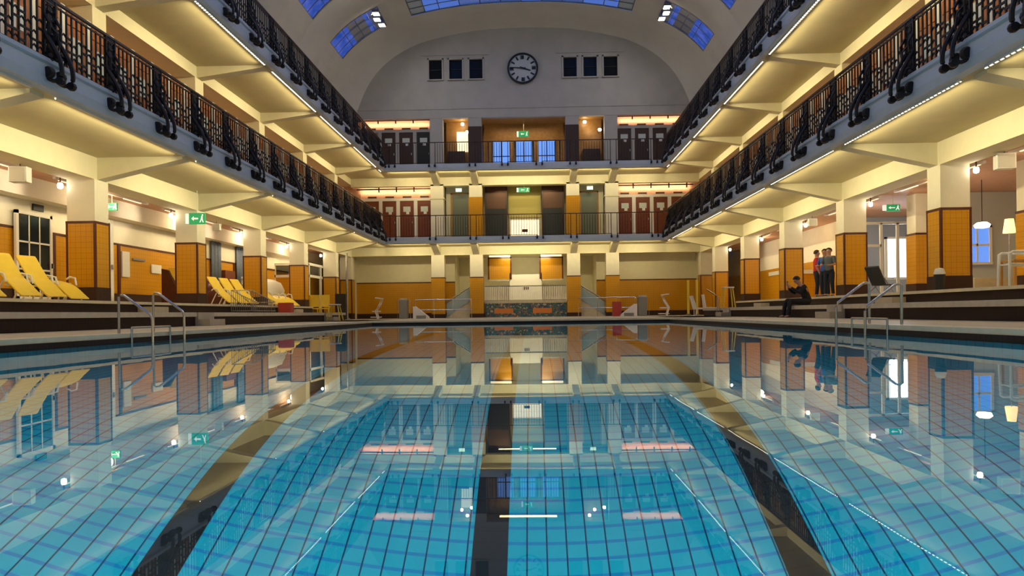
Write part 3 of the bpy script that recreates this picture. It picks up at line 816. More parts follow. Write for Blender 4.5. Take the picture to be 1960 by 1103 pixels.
for s in (-1, 1):
    nm = SIDE[s]
    t = thing('door_panel', 'amber panel hanging high in the far stair recess, %s of the bright stair wall' % nm, 'panel', (s * 1.85, D + 2.6, 2.85))
    MB().box(-.75, .75, 0, .08, 0, 1.5).build('panel', M_TILEX, t)
    MB().box(-.85, -.75, -.02, .1, 0, 1.6).box(.75, .85, -.02, .1, 0, 1.6).box(-.85, .85, -.02, .1, 1.5, 1.6).build('frame', M_BROWN, t)
    MB().box(-.75, .75, -.02, .1, 1.6, 1.8).build('light_strip', M_LAMPW, t, 'lit strip above the panel')
    MB().box(-.75, .75, 0, .1, -.12, 0).build('sill', M_STONE, t)
t = thing('stair_block', 'bright cream stair wall in the centre of the far recess', 'stairs', (0, D + 2.7, 1.2))
MB().box(-1.05, 1.05, 0, 1.2, 0, 2.0).build('stair_wall', M_WHITEP, t)
MB().box(-1.15, -1.02, -.1, .1, 0, 2.1).box(1.02, 1.15, -.1, .1, 0, 2.1).build('newel', M_WHITEP, t)
MB().box(-.2, .2, -.03, 0, .9, 1.1).build('plate', M_BROWN, t)
area('recess_lamp_light', (0, D + 1.9, 4.45), (0.5, 0, 0), 3.5, .4, 60, (1, .85, .5))
# flanking stairs between outer and inner piers
for s in (-1, 1):
    nm = SIDE[s]
    t = thing('staircase', 'narrow staircase with blue-grey sides rising between the %s pair of end piers' % nm, 'stairs', (s * 4.6, D + .4, DZ))
    b = MB()
    for i in range(7): b.box(-s * (-.85 + i * .24), -s * (.85), 0, 1.6, i * .17, (i + 1) * .17)
    b.build('steps', M_STONE, t)
    pts = [(s * .8, .1), (s * .8, .95), (-s * .8, 2.0), (-s * .8, 1.15)]
    MB().prism(pts, 'y', -.05, .0).build('side_panel', mat('blue_grey_panel', (.30, .38, .40), .4), t, 'blue-grey balustrade panel')
    MB().tube([(s * .85, -.03, 1.05), (-s * .8, -.03, 2.1)], .05, 8).build('handrail', M_STEELD, t)
    b = MB()
    for i in range(6): b.tube([(s * (.8 - i * .3), -.03, .1 + i * .2), (s * (.8 - i * .3), -.03, 1.05 + i * .19)], .02, 6)
    b.build('baluster', M_STEELD, t)

# gallery storeys behind the end colonnade
for lev, (fz, cz) in enumerate(((5.38, 9.15), (10.1, 13.9))):
    lv = ('lower', 'upper')[lev]
    wm = M_WOODM if lev == 0 else M_WOODD
    # back walls
    for s in (-1, 1):
        nm = SIDE[s]
        YC = D + .62
        t = thing('cabin_front', 'white framed row of cabin doors at the %s end of the %s end gallery' % (nm, lv), 'cabin', (s * 8.9, YC, fz))
        dxs = [s * (XO + .96 + 1.21 * i - 8.9) for i in range(4)]
        a, c = min(s * (XO + .5 - 8.9), s * 2.6), max(s * (XO + .5 - 8.9), s * 2.6)
        MB().box(a, c, .08, .14, 0, 3.9).build('back_panel', M_PINK, t, 'salmon panel above the doors')
        fm = M_WHITEP if lev == 0 else M_TYMP
        b = MB(); b.box(a, c, -.08, .08, 2.88, 3.06)
        for dx in [x_ - .605 * s for x_ in dxs] + [dxs[-1] + .605 * s]: b.box(dx - .125, dx + .125, -.08, .08, 0, 2.89)
        b.build('frame', fm, t, 'pale frame')
        MB().box(a, c, -.3, -.22, 3.62, 3.69).build('ceiling_rail', M_BLACK, t, 'dark rail above the doors')
        for dx in dxs:
            MB().box(dx + .5, dx + .58, -.3, -.2, 3.45, 3.9 if lev == 0 else 3.7).build('rail_hanger', M_BLACK, t)
            MB().box(dx - .3, dx + .3, .03, .085, 3.12, 3.22).build('vent', M_WOODD, t, 'small dark vent')
        area('cabin_row_light', (s * 8.9, YC - .16 , fz + (3.5 if lev == 0 else 3.42)), (PI / 2 + .35, 0, 0), 4.8, .1, 38, (1, .62, .38))
        for i in range(4):
            if i == 3 and lev == 1: continue
            o = thing('cabin_door', '%s %s cabin door from the %s outer pier, %s end gallery' % (('first', 'second', 'third', 'fourth')[i], 'red-brown' if lev == 0 else 'dark brown', nm, lv), 'door',
                      (s * (XO + .96 + 1.21 * i), YC - .03, fz), 0)
            MB().box(-.475, .475, -.03, .03, 0.03, 2.87).build('door_leaf', M_BLACK if (lev == 1 and s < 0 and i == 0) else wm, o)
            MB().box(-.25, .25, -.045, -.03, 2.12, 2.48).build('pane', M_FROST, o, 'pale frosted pane')
            MB().box(-.05, .16, -.05, -.04, 1.95, 2.12).build('notice', M_PAPER, o, 'pale notice')
            MB().box(.34, .40, -.07, -.03, 1.3, 1.45).build('handle', M_STEEL, o)
        struct(MB().box(s * 11.3, s * 13, D + .6, D + .7, fz, cz + .6).build('wall_gallery_%s_%s' % (lv, nm), M_PINK), 'salmon wall at the %s corner of the %s end gallery' % (nm, lv))
    struct(MB().box(-6.5, 6.5, D + 3.4, D + 3.5, fz, cz + .7).build('wall_gallery_%s' % lv, M_CREAM if lev == 0 else M_WOODG), 'back wall of the %s end gallery' % lv)

# lower end gallery, middle bays
for s in (-1, 1):
    nm = SIDE[s]
    t = thing('service_door', 'grey-green door between the %s pair of piers, lower end gallery' % nm, 'door', (s * 4.5, D + 1.5, 5.38))
    MB().box(-.55, .55, -.04, .04, 0, 3.4).build('door_leaf', M_GREYGREEN, t)
    MB().box(-.67, -.55, -.08, .06, 0, 3.5).box(.55, .67, -.08, .06, 0, 3.5).box(-.67, .67, -.08, .06, 3.4, 3.52).build('frame', M_WOODG, t)
    MB().box(.4, .46, -.1, -.04, 1.1, 1.25).build('handle', M_STEEL, t)
    struct(MB().box(s * 3.7, s * 3.95, D + 1.45, D + 1.6, 5.38, 9.72).box(s * 5.1, s * 5.5, D + 1.45, D + 1.6, 5.38, 9.72).box(s * 3.7, s * 5.5, D + 1.5, D + 1.6, 8.9, 9.72).build('wall_bay_%s' % nm, M_CREAM), 'cream wall around the %s grey-green door' % nm)
    t = thing('wall_lamp', 'small greenish-white ceiling lamp over the %s grey-green door' % nm, 'lamp', (s * 4.5, D + .5, 9.12))
    MB().box(-.22, .22, -.06, .06, -.1, 0).build('housing', M_WHITEP, t)
    MB().box(-.2, .2, -.05, .05, -.3, -.1).build('diffuser', mat('green_white_lamp', (.7, .9, .75), .5, emit=(.6, .95, .7), estr=1.6), t)
    t = thing('brown_door', 'tall dark brown door right beside the %s inner pier of the lower end gallery' % nm, 'door', (s * 1.98, D + 1.4, 5.38))
    MB().box(-.66, .66, -.04, .04, 2.35, 3.9).build('door_leaf', mat('deep_brown_wood', (.11, .04, .015), .5), t)
    MB().box(-.66, .66, -.03, .03, 0, 2.35).build('lower_panel', M_DGREY, t, 'dark grey lower panel')
    MB().box(-.78, -.66, -.08, .06, 0, 3.9).box(.66, .78, -.08, .06, 0, 3.9).box(-.78, .78, -.08, .06, 3.9, 4.02).build('frame', M_WOODD, t)
t = thing('stair_wall', 'yellowish wall with a bright lit lower panel in the middle of the lower end gallery', 'wall panel', (0, D + 1.9, 5.38))
MB().box(-1.15, 1.15, 0, .15, 1.8, 4.3).build('upper_wall', mat('ochre_plaster', (.50, .42, .12), .7), t, 'ochre upper wall')
MB().box(-1.0, 1.0, -.1, .15, .3, 1.6).build('lit_panel', M_LAMPW, t, 'bright cream panel')
MB().box(-.2, .2, -.13, -.1, .75, .95).build('plate', M_BROWN, t)
MB().box(-1.2, -1.0, -.15, .15, 0, 1.7).box(1.0, 1.2, -.15, .15, 0, 1.7).box(-1.0, 1.0, 0, .15, 1.2, 1.7).build('surround', M_STONE, t)

# upper end gallery, middle: golden wood wall with blue lit glass doors
t = thing('glazed_door_wall', 'golden wood wall with three blue-lit glass doors in the centre of the upper end gallery', 'door wall', (0, D + 2.4, 10.1))
MB().box(-2.84, 2.84, 0, .1, 3.2, 4.4).build('wood_head', M_WOODG, t)
b = MB()
for x in (-2.75, -.87, .87, 2.75): b.box(x - .14, x + .14, -.06, .1, 0, 3.0)
for x in (-2.4, 2.4): b.box(x - .1, x + .1, -.04, .1, 0, 3.0)
b.build('wood_post', M_WOODG, t)
MB().box(-2.84, 2.84, -.03, .1, 2.62, 3.2).build('transom', M_WOODG, t)
M_BLUEL = mat('blue_lit_glass', (.1, .2, .5), .2, emit=(.16, .36, 1.0), estr=.85, noise=.0)
for x, wd in ((-1.62, .58), (0, .55), (1.62, .58)):
    g = MB().box(x - wd, x + wd, 0, .05, .05, 2.6).build('glass_door', M_BLUEL, t, 'blue-lit glass door')
    q = MB().box(x - .03, x + .03, -.03, .0, 0, 2.6).box(x - wd, x + wd, -.03, 0, 1.5, 1.56).build('glazing_bar', M_WOODD, g)
for s in (-1, 1):
    nm = SIDE[s]
    t = thing('timber_niche', 'golden lit niche between the %s pair of piers, upper end gallery' % nm, 'niche', (s * 4.6, D + 1.6, 10.1))
    MB().box(-.85, .85, 0, .1, 0, 3.8).build('back', M_WOODG, t)
    if s < 0: MB().box(-.1, .85, -.06, 0, 1.7, 3.1).build('bright_poster', M_LAMPW, t, 'bright backlit panel')
    MB().box(.1 * s - .6, .1 * s + .6, -.5, -.05, 0, 1.65).build('counter', M_WOODD, t, 'dark low counter')
    point('niche_light', (s * 4.6, D + 1.0, 13.2), 14, (1, .75, .4), .1)
    for q, (dx, dz) in enumerate(((0.35, 3.55), (.75 if s < 0 else -.6, 2.75))):
        l = thing('spot_lamp', '%s small round lamp at the %s niche of the upper end gallery' % (('upper', 'lower')[q], nm), 'lamp', (s * 4.6 + dx * (1 if s < 0 else -1) * (1 if q else 1), D + 1.2 - q * .9, 10.1 + dz))
        MB().lathe([(0, -.1), (.09, -.08), (.12, 0), (.09, .08), (0, .1)], 0, 0, 0, 12).build('bulb', M_LAMP, l, smooth=True)
        MB().tube([(0, 0, .08), (0, .25, .12), (0, .4 + q * .9, .12)], .02, 6).build('arm', M_STEELD, l)
area('upper_lobby_light', (0, D + 1.2, 13.7), (0, 0, 0), 4, .5, 45, (1, .72, .38))
area('lower_lobby_light', (0, D + 1.0, 9.0), (0, 0, 0), 4, .4, 22, (1, .85, .5))

# ------------------------------------------------------------------ wall behind the camera
struct(MB().box(-19.5, 19.5, YB - .2, YB, -.2, 21).build('wall_back', M_CREAM), 'wall behind the viewpoint')

# ================================================================== side aisles at ground level
# left wall with tiles, brown strips, doors
def wall_left():
    ys = [(YB, 19.7), (21.1, 27.6), (28.6, 29.3), (36.5, 50)]
    door_open = [(17.4, 18.55)]
    b = MB().box(-XW, -XW - .15, YB, 52, 3.14, 4.65)
    struct(b.build('wall_left_aisle', M_WHITE), 'cream upper wall of the left aisle')
    b = MB().box(-XW, -XW - .15, YB, 52, TZ - .8, 3.14)
    struct(b.build('wall_left_tiles', M_TILE), 'amber tiled wall of the left aisle')
    struct(MB().box(-XW + .03, -XW, YB, 52, 3.10, 3.17).build('trim_20', M_BROWN), 'brown strip on the left aisle wall')
    struct(MB().box(-XW + .04, -XW, YB, 52, TZ, TZ + .42).build('baseboard_left', M_PLINTH), 'dark plinth of the left aisle wall')
    b = MB()
    for y in (18.85, 21.2, 22.3, 24.1, 24.6, 30.5, 34.2): b.box(-XW + .05, -XW, y, y + .14, TZ, 3.14)
    struct(b.build('trim_21', M_BROWN), 'vertical brown strips on the left aisle wall')
    # cornice with wash of light
    struct(MB().box(-XW, -XW + .5, YB, 52, 4.02, 4.62).build('trim_22', M_WHITE), 'white bulkhead along the left aisle wall')
wall_left()

# right: line of inner piers, glazed cafe behind
XR = 14.6
for j, y in enumerate((19.4, 25.2, 31.0)):
    t = thing('rear_pier', '%s tiled pier of the back row on the right terrace' % ORD[j], 'pier', (XR + .4, y + .3, TZ))
    MB().box(-.4, .4, -.3, .3, 0, 3.72).build('shaft', M_WHITE, t)
    MB().box(-.42, .42, -.32, .32, .4, 2.21).build('tile_cladding', M_TILEX, t)
    MB().box(-.43, .43, -.33, .33, 2.21, 2.28).build('tile_trim', M_BROWN, t)
    MB().box(-.44, .44, -.34, .34, 0, .42).build('plinth', M_PLINTH, t)
b = MB().box(XR + .5, XR + .65, 31.6, 52, DZ, 4.65)
struct(b.build('wall_right_aisle', M_WHITE), 'cream wall of the far right aisle')
struct(MB().box(XR + .46, XR + .5, 31.6, 52, DZ, 2.9).build('wall_right_tiles', M_TILE), 'amber tiles on the far right aisle wall')
struct(MB().box(19.3, 19.5, YB, 52, 0, 4.65).build('wall_right_outer', M_WHITE), 'pale outer wall of the right side room')
struct(MB().box(15.2, 19.4, 31.6, 31.8, 0, 4.65).build('wall_right_cross', mat('blue_grey_wall', (.42, .47, .54), .7)), 'pale cross wall behind the glass partition')

# exit signs --------------------------------------------------------
def exit_sign(loc, label, w_=.62, h=.33, rz=0, arrow=-1, hang=.2, flip=False):
    t = thing('exit_sign', label, 'sign', loc, rz)
    MB().box(-w_ / 2, w_ / 2, -.035, .035, 0, h).build('sign_box', M_GREEN, t, 'green sign body')
    b = MB(); y = -.04
    # arrow
    cx = -w_ * .12
    b.poly([(cx - .13, y, h * .5), (cx - .04, y, h * .72), (cx - .04, y, h * .57), (cx + .12, y, h * .57), (cx + .12, y, h * .43), (cx - .04, y, h * .43), (cx - .04, y, h * .28)])
    b.build('arrow', M_SIGNW, t, 'white arrow', fix=False)
    # running figure and doorway
    b = MB(); x0 = w_ * .28; q = h / .33
    b.poly([(x0 + .02 * q, y, .25 * q), (x0 + .06 * q, y, .25 * q), (x0 + .06 * q, y, .29 * q), (x0 + .02 * q, y, .29 * q)])
    b.poly([(x0 - .01, y, .15 * q), (x0 + .05, y, .15 * q), (x0 + .06, y, .24 * q), (x0 - .0, y, .24 * q)])
    b.poly([(x0 - .07, y, .05 * q), (x0 - .03, y, .05 * q), (x0 + .03, y, .16 * q), (x0 - .01, y, .16 * q)])
    b.poly([(x0 + .01, y, .15 * q), (x0 + .05, y, .15 * q), (x0 + .09, y, .05 * q), (x0 + .05, y, .05 * q)])
    b.build('running_figure', M_SIGNW, t, 'white running figure', fix=False)
    MB().box(-w_ / 2 - .13, -w_ / 2 - .01, -.03, .03, .02, h - .02).build('side_panel', M_SIGNW, t, 'white side panel')
    if hang: MB().tube([(0, 0, h), (0, 0, h + hang)], .012, 6).build('hanger', M_WHITEP, t)
    return t
exit_sign((-11.55, 24.3, 3.78), 'green exit sign with white arrow hung before the second left pier', .58, .40, 0, hang=.82)
exit_sign((-13.6, 22.6, 4.05), 'small green exit sign deep in the left aisle behind the nearest pier', .35, .25, 0, hang=.32)
exit_sign((14.2, 26.0, 4.1), 'small green exit sign under the right aisle ceiling', .5, .25, 0, hang=.27)
exit_sign((0.0, D + 1.5, 12.75), 'exit sign above the blue glass doors of the upper end gallery', .7, .42, 0, hang=.73)
t = exit_sign((.0, D + .2, 8.65), 'lit exit sign hung at the centre of the lower end gallery', .75, .32, 0, hang=.18)

# speakers ----------------------------------------------------------
def speaker(loc, rz, label, sc_=1):
    t = thing('loudspeaker', label, 'loudspeaker', loc, rz)
    MB().box(-.22, .22, -.12, .12, -.20, .20).build('cabinet', M_PLASTICW, t, bevel=.02)
    MB().box(-.18, .18, -.13, -.12, -.16, .16).build('grille', mat('pale_grille', (.62, .60, .52), .7), t)
    MB().tube([(0, 0, .2), (0, 0, (4.62 - loc[2]) / sc_)], .02, 6).build('bracket', M_STEELD, t)
    t.scale = (sc_,) * 3
speaker((-12.45, 17.0, 4.10), .15, 'white square loudspeaker hanging under the left aisle ceiling at the frame edge')
speaker((12.6, 17.55, 4.12), -.2, 'white square loudspeaker hanging under the right aisle ceiling at the frame edge')
speaker((-12.4, 27.6, 4.1), .1, 'small white loudspeaker hanging in the left aisle past the second pier', .7)
speaker((12.4, 29.0, 4.1), -.1, 'small white loudspeaker hanging in the right aisle before the third pier', .8)

# aisle lamps: a spot lamp behind each pier that washes the bulkhead ----
for s in (-1, 1):
    for k in range(-1, 5):
        y = Y0 + S * k + CD + .1
        if k >= 0:
            yl_ = Y0 + S * k - .12
            t = thing('aisle_spotlight', '%s small white spotlight on the rear edge of a %s colonnade pier' % (ORD[k], SIDE[s]), 'spotlight', (s * (XC + CW + .1), yl_, 4.17))
            MB().lathe([(0, -.09), (.06, -.07), (.075, 0), (.06, .07), (0, .09)], 0, 0, 0, 12).build('bulb', M_LAMP, t, smooth=True)
            MB().tube([(0, 0, .07), (0, 0, .42)], .02, 6).build('stem', M_BROWN, t)
            MB().box(-.1, .1, -.1, .1, .40, .45).build('ceiling_plate', M_BROWN, t)
        spot('aisle_spot_light', (s * (XC + CW + .22), Y0 + S * k - .1, 4.2), (s * 15.2, Y0 + S * k - .4, 4.0), 70, (1, .82, .58), 1.3, .08)
        point('aisle_lamp_light', (s * 13.6, Y0 + S * k - 2.7, 4.35), 55, (1, .78, .48), .2)
        t = thing('ceiling_track', '%s pale lighting track along the %s aisle ceiling' % (ORD[k + 1], SIDE[s]), 'light track', (s * 13.5, Y0 + S * k - 2.7, 4.62))
        MB().box(-.05, .05, -2.4, 2.4, -.08, 0).build('track', M_WHITEP, t)
        MB().box(-.03, .03, -2.2, -1.2, -.1, -.08).box(-.03, .03, 1.0, 2.0, -.1, -.08).build('lit_insert', M_LAMPW, t, 'glowing inserts')

# doors and fittings on the left wall --------------------------------
def glazed_door(name, label, loc, rz, wd, h, cols=3, rows=3):
    t = thing(name, label, 'door', loc, rz)
    t['kind'] = 'structure'
    b = MB(); st = .1
    b.box(-wd / 2, -wd / 2 + st, -.04, .04, 0, h).box(wd / 2 - st, wd / 2, -.04, .04, 0, h).box(-wd / 2, wd / 2, -.04, .04, h - st, h).box(-wd / 2, wd / 2, -.04, .04, 0, .2)
    b.build('door_frame', M_WHITEP, t, 'white frame')
    MB().box(-wd / 2 + st, wd / 2 - st, -.01, .01, .2, h - st).build('glass', M_MIRROR, t, 'dark panes')
    b = MB()
    for i in range(1, cols):
        x = -wd / 2 + st + (wd - 2 * st) * i / cols; b.box(x - .02, x + .02, -.025, .025, .2, h - st)
    for i in range(1, rows):
        z = .2 + (h - st - .2) * i / rows; b.box(-wd / 2 + st, wd / 2 - st, -.025, .025, z - .025, z + .025)
    b.build('glazing_bars', M_WHITEP, t)
    MB().box(wd / 2 - .08, wd / 2 - .03, -.1, -.04, 1.1, 1.25).build('handle', M_STEEL, t)
    return t
glazed_door('door_1', 'white glazed door with dark panes on the left aisle wall behind the loungers', (-XW + .12, 20.3, TZ), PI / 2, 1.5, 2.75)
glazed_door('door_2', 'narrow white door seen edge-on behind the nearest left pier', (-13.3, 21.4, TZ), 1.1, .9, 2.7)
def wall_box(name, cat, label, x, y, z, sy, sz, m, dx=.05):
    o = MB().box(0, dx, -sy / 2, sy / 2, 0, sz).build(name, m, bevel=.005); o.location = (x, y, z); tag(o, label, cat); return o
wall_box('door_sign', 'sign', 'dark sign plate above the white glazed door on the left', -XW + .01, 20.6, 3.75, .45, .2, M_BLACK)
wall_box('door_sign', 'sign', 'small dark sign plate behind the nearest left pier', -XW + .01, 22.6, 3.6, .35, .2, M_BLACK)
wall_box('notice_board', 'notice board', 'white notice board on the amber wall between the first two left piers', -XW + .02, 25.05, 1.95, .45, .95, M_PAPER)
wall_box('notice', 'notice', 'small pale notice left of the white board on the amber wall', -XW + .02, 24.1, 2.35, .25, .45, M_PAPER)
wall_box('notice', 'notice', 'pale square notice on the amber wall near the second left pier', -XW + .02, 27.1, 2.2, .7, .35, M_PAPER)
wall_box('notice', 'notice', 'small wide notice high on the amber wall between the first two left piers', -XW + .02, 25.9, 2.62, .8, .08, M_STEELD)
wall_box('notice', 'notice', 'pale notice on the amber wall right of the second left pier', -XW + .02, 30.9, 2.3, .5, .5, M_PAPER)
M_BLUEC = mat('blue_grey_curtain', (.16, .20, .28), .8, noise=.15, nscale=14)
for j, (y, lab) in enumerate(((32.2, 'left one of two blue-grey curtains on the left aisle wall'), (34.9, 'right one of two blue-grey curtains on the left aisle wall'))):
    b = MB(); rows = []
    for i in range(25): a = i / 24; rows.append([(.05 + .04 * math.sin(a * 6 * PI), -.5 + a, z) for z in (0, 2.1)])
    o = b.sheet(rows).build('curtain', M_BLUEC, smooth=True); o.location = (-XW + .05, y, 2.1); sm = o.modifiers.new('solid', 'SOLIDIFY'); sm.thickness = .01; tag(o, lab, 'curtain')
wall_box('wall_cabinet', 'cabinet', 'small brown wooden cabinet between the blue-grey curtains', -XW + .03, 33.4, 2.15, 1.1, .55, M_WOODM, .2)

# ------------------------------------------------------------------ loungers
def lounger_proto(high=True):
    t = thing('sun_lounger', '', 'sun lounger', (0, 0, 0), 0, 'yellow sun loungers on the left terrace')
    pr = [(0, .06), (.12, .12), (.32, .29), (.50, .42), (.66, .52), (.82, .70), (1.0, .93), (1.16, 1.17)] if high else [(0, .06), (.12, .12), (.32, .28), (.50, .40), (.7, .48), (.95, .54), (1.2, .58)]
    rows = [[(-s_, y, z) for y in (-.26, -.25, 0, .25, .26)] for s_, z in pr]
    o = MB().sheet(rows).build('lounger_shell', M_YEL, t, 'yellow curved seat shell', smooth=True)
    sm = o.modifiers.new('solid', 'SOLIDIFY'); sm.thickness = .045
    sb = o.modifiers.new('sub', 'SUBSURF'); sb.levels = 1; sb.render_levels = 1
    for y in (-.22, .22):
        MB().tube([(-.22, y, .18), (-.28, y, 0)], .022, 6).build('leg', M_PLASTICW, t, 'white leg')
        MB().tube([(-.66, y, .48), (-.95, y, 0)], .022, 6).build('leg', M_PLASTICW, t, 'white leg')
        MB().tube([(-.50, y * 1.2, .42), (-.56, y * 1.25, .62), (-.74, y * 1.25, .66), (-.86, y * 1.2, .60)], .026, 6).build('armrest', M_PLASTICW, t, 'white armrest')
    MB().box(-.6, -.5, -.22, .22, .34, .38).build('crossbar', M_PLASTICW, t)
    return t
LH = lounger_proto(True); LL = lounger_proto(False)
RZ = -.30
spots = [(-11.5, 15.0, 0, 'low reclined yellow lounger at the left frame edge'),
         (-11.5, 16.1, 1, 'steep yellow lounger second from the left frame edge'),
         (-11.5, 16.98, 1, 'steep yellow lounger just left of the nearest tiled pier'),
         (-11.45, 17.8, 0, 'low reclined yellow lounger touching the nearest left pier'),
         (-11.60, 27.3, 1, 'steep yellow lounger closest behind the second left pier'),
         (-11.60, 28.35, 1, 'middle steep yellow lounger between the second and third left piers'),
         (-11.60, 29.4, 1, 'steep yellow lounger just left of the third pier'),
         (-11.58, 31.95, 1, 'first of four far yellow loungers behind the third left pier'),
         (-11.58, 32.85, 0, 'second of four far yellow loungers behind the third left pier'),
         (-11.58, 33.75, 0, 'third of four far yellow loungers behind the third left pier'),
         (-11.58, 34.65, 0, 'fourth of four far yellow loungers behind the third left pier')]
used = set()
for x, y, hi, lab in spots:
    p = LH if hi else LL
    if hi not in used: p.location = (x, y, TZ); p.rotation_euler = (0, 0, RZ); p['label'] = lab; used.add(hi)
    else: copy_tree(p, None, (x, y, TZ), RZ, lab)
# folded lounger leaning before second pier
t = thing('folded_lounger', 'folded lounger with dark brown cover and yellow top leaning by the second left pier', 'sun lounger', (-13.4, 26.0, TZ), 0)
MB().prism([(-.35, 0), (.45, 0), (.35, .35), (-.1, 1.35), (-.35, 1.4)], 'y', -.15, .15).build('cover', M_BROWN, t, 'dark brown cover')
MB().prism([(-.05, 1.42), (.30, 1.42), (.40, .95), (.32, .75), (.1, 1.1)], 'y', -.2, .2).build('shell', M_YEL, t, 'yellow shell')
# dark bags behind the loungers
for j, (y, lab) in enumerate(((29.6, 'dark brown cloth bundle behind the loungers before the third left pier'), (34.0, 'dark brown cushion pile behind the four far loungers'))):
    o = MB().lathe([(.0, 0), (.55, .02), (.62, .4), (.5, .9), (.25, 1.15), (0, 1.2)], 0, 0, 0, 14).build('cushion_pile', M_BROWN, smooth=True); o.location = (-13.6, y, TZ); tag(o, lab, 'cushions')

# ------------------------------------------------------------------ steel pool ladders with handrails (near)
def pool_ladder(s, y, lab):
    t = thing('pool_ladder', lab, 'pool ladder', (s * 6.5, y, DZ))
    q = -s
    for dy, h2 in ((0, .63), (1.05, .70)):
        MB().tube([(0, dy, 0), (0, dy, h2), (q * .04, dy, h2 + .03), (q * .10, dy, h2 + .02), (q * .55, dy, h2 - .32), (q * .58, dy, h2 - .40), (q * .58, dy, -.9)], .022, 10).build('handrail', M_STEEL, t, 'bent steel tube handrail', smooth=True)
    MB().tube([(q * .27, -.08, .10), (q * .27, 1.13, .10)], .020, 8).tube([(q * .27, -.08, -.22), (q * .27, 1.13, -.22)], .020, 8).tube([(q * .27, -.08, .10), (q * .27, -.08, -.22)], .018, 8).tube([(q * .27, 1.13, .10), (q * .27, 1.13, -.22)], .018, 8).build('frame', M_STEEL, t, 'steel tube frame', smooth=True)
    for z in (-.45, -.7): MB().box(q * .45, q * .62, 0, 1.05, z, z + .03).build('rung', M_STEEL, t)
pool_ladder(-1, 11.45, 'steel pool ladder with bent handrails at the left pool edge')
pool_ladder(1, 11.05, 'steel pool ladder with bent handrails at the right pool edge')

# far handrail on right step and little ladders at far end
t = thing('step_handrail', 'thin bent steel handrail on the far right steps', 'handrail', (9.4, 32.9, DZ))
MB().tube([(0, 0, 0), (0, 0, .95), (-.12, 0, 1.05), (-.5, 0, 1.3)], .03, 8).tube([(.1, 0, 0), (.1, 0, .9)], .02, 6).build('tube', M_STEEL, t)
for s, x in ((-1, -8.9), (1, 8.55)):
    t = thing('diving_ladder', 'white curved ladder chair at the far %s corner of the deck' % SIDE[s], 'ladder', (x, 41, DZ))
    q = -s
    MB().tube([(0, 0, 0), (-q * .15, 0, .5), (q * .1, 0, .9), (q * .25, 0, 1.25), (-q * .15, 0, 1.3)], .04, 8).build('rail', M_WHITEP, t, 'white bent tube')
    MB().tube([(0, .4, 0), (-q * .15, .4, .5), (q * .1, .4, .9), (q * .25, .4, 1.25), (-q * .15, .4, 1.3)], .04, 8).build('rail', M_WHITEP, t, 'white bent tube')
    MB().box(-.35, .1, 0, .4, .45, .52).build('seat', M_WHITEP, t)
    MB().box(-.45, .15, 0, .4, .1, .16).build('step', M_WHITEP, t)
# steel pillars + thin rails at far deck
for s in (-1, 1):
    nm = SIDE[s]
    t = thing('barrier_pillar', 'grey steel barrier pillar on the far deck, %s of the stairs' % nm, 'barrier', (s * 7.55 - .15, 43.0, DZ))
    MB().box(-.28, .28, -.2, .2, 0, 1.2).build('body', M_STEELD, t, bevel=.03)
    MB().box(-.26, .26, -.18, .18, 1.2, 1.3).build('cap', M_STEEL, t)
    MB().tube([(-.42, 0, 0), (-.42, 0, 1.15), (.42, 0, 1.15), (.42, 0, 0)], .02, 6).build('hoop', M_STEEL, t)
    t = thing('guard_rail', 'thin pale steel guard rail across the far deck to the %s of the mosaic' % nm, 'railing', (s * 5.2, 43.2, DZ))
    b = MB()
    for z in (.55, 1.2): b.tube([(-1.8, 0, z), (1.8, 0, z)], .025, 6)
    for x in (-1.8, -.6, .6, 1.8): b.tube([(x, 0, 0), (x, 0, 1.2)], .02, 6)
    b.build('rails', M_STEEL, t)
    t = thing('bench_ramp', 'small pale slanted starting step on the far deck, %s side' % nm, 'step', (s * 6.4, 42.0, DZ))
    MB().prism([(s * .5, 0), (s * .5, .75), (s * .35, .75), (-s * .45, .12), (-s * .5, 0)], 'y', -.2, .2).build('frame', M_WHITEP, t)
    MB().box(-.3, .3, -.22, -.2, .0, .2).build('foot', M_STEELD, t)
o = MB().box(-.28, .28, -.1, .1, 0, .35).build('red_crate', M_RED); o.location = (5.9, 43.4, .98); 
o.location = (5.75, 42.6, DZ); o.scale = (1, 1, 2.6); tag(o, 'dull red box on the far deck right of the mosaic', 'box')
# vertical poles
for j, (x, y, m, lab) in enumerate(((-11.2, 42.6, M_STEEL, 'tall pale steel pole in the far left corner'), (10.2, 42.6, M_YELP, 'left of two yellow poles in the far right corner'), (10.75, 42.6, M_YELP, 'right of two yellow poles in the far right corner'))):
    t = thing('pole', lab, 'pole', (x, y, DZ))
    H = 4.2 if j == 0 else 2.2
    MB().tube([(0, 0, 0), (0, 0, H)], .075, 10).build('shaft', m, t); MB().lathe([(0, 0), (.2, 0), (.2, .05), (.08, .1), (0, .1)], 0, 0, 0, 12).build('foot', M_STEELD, t)

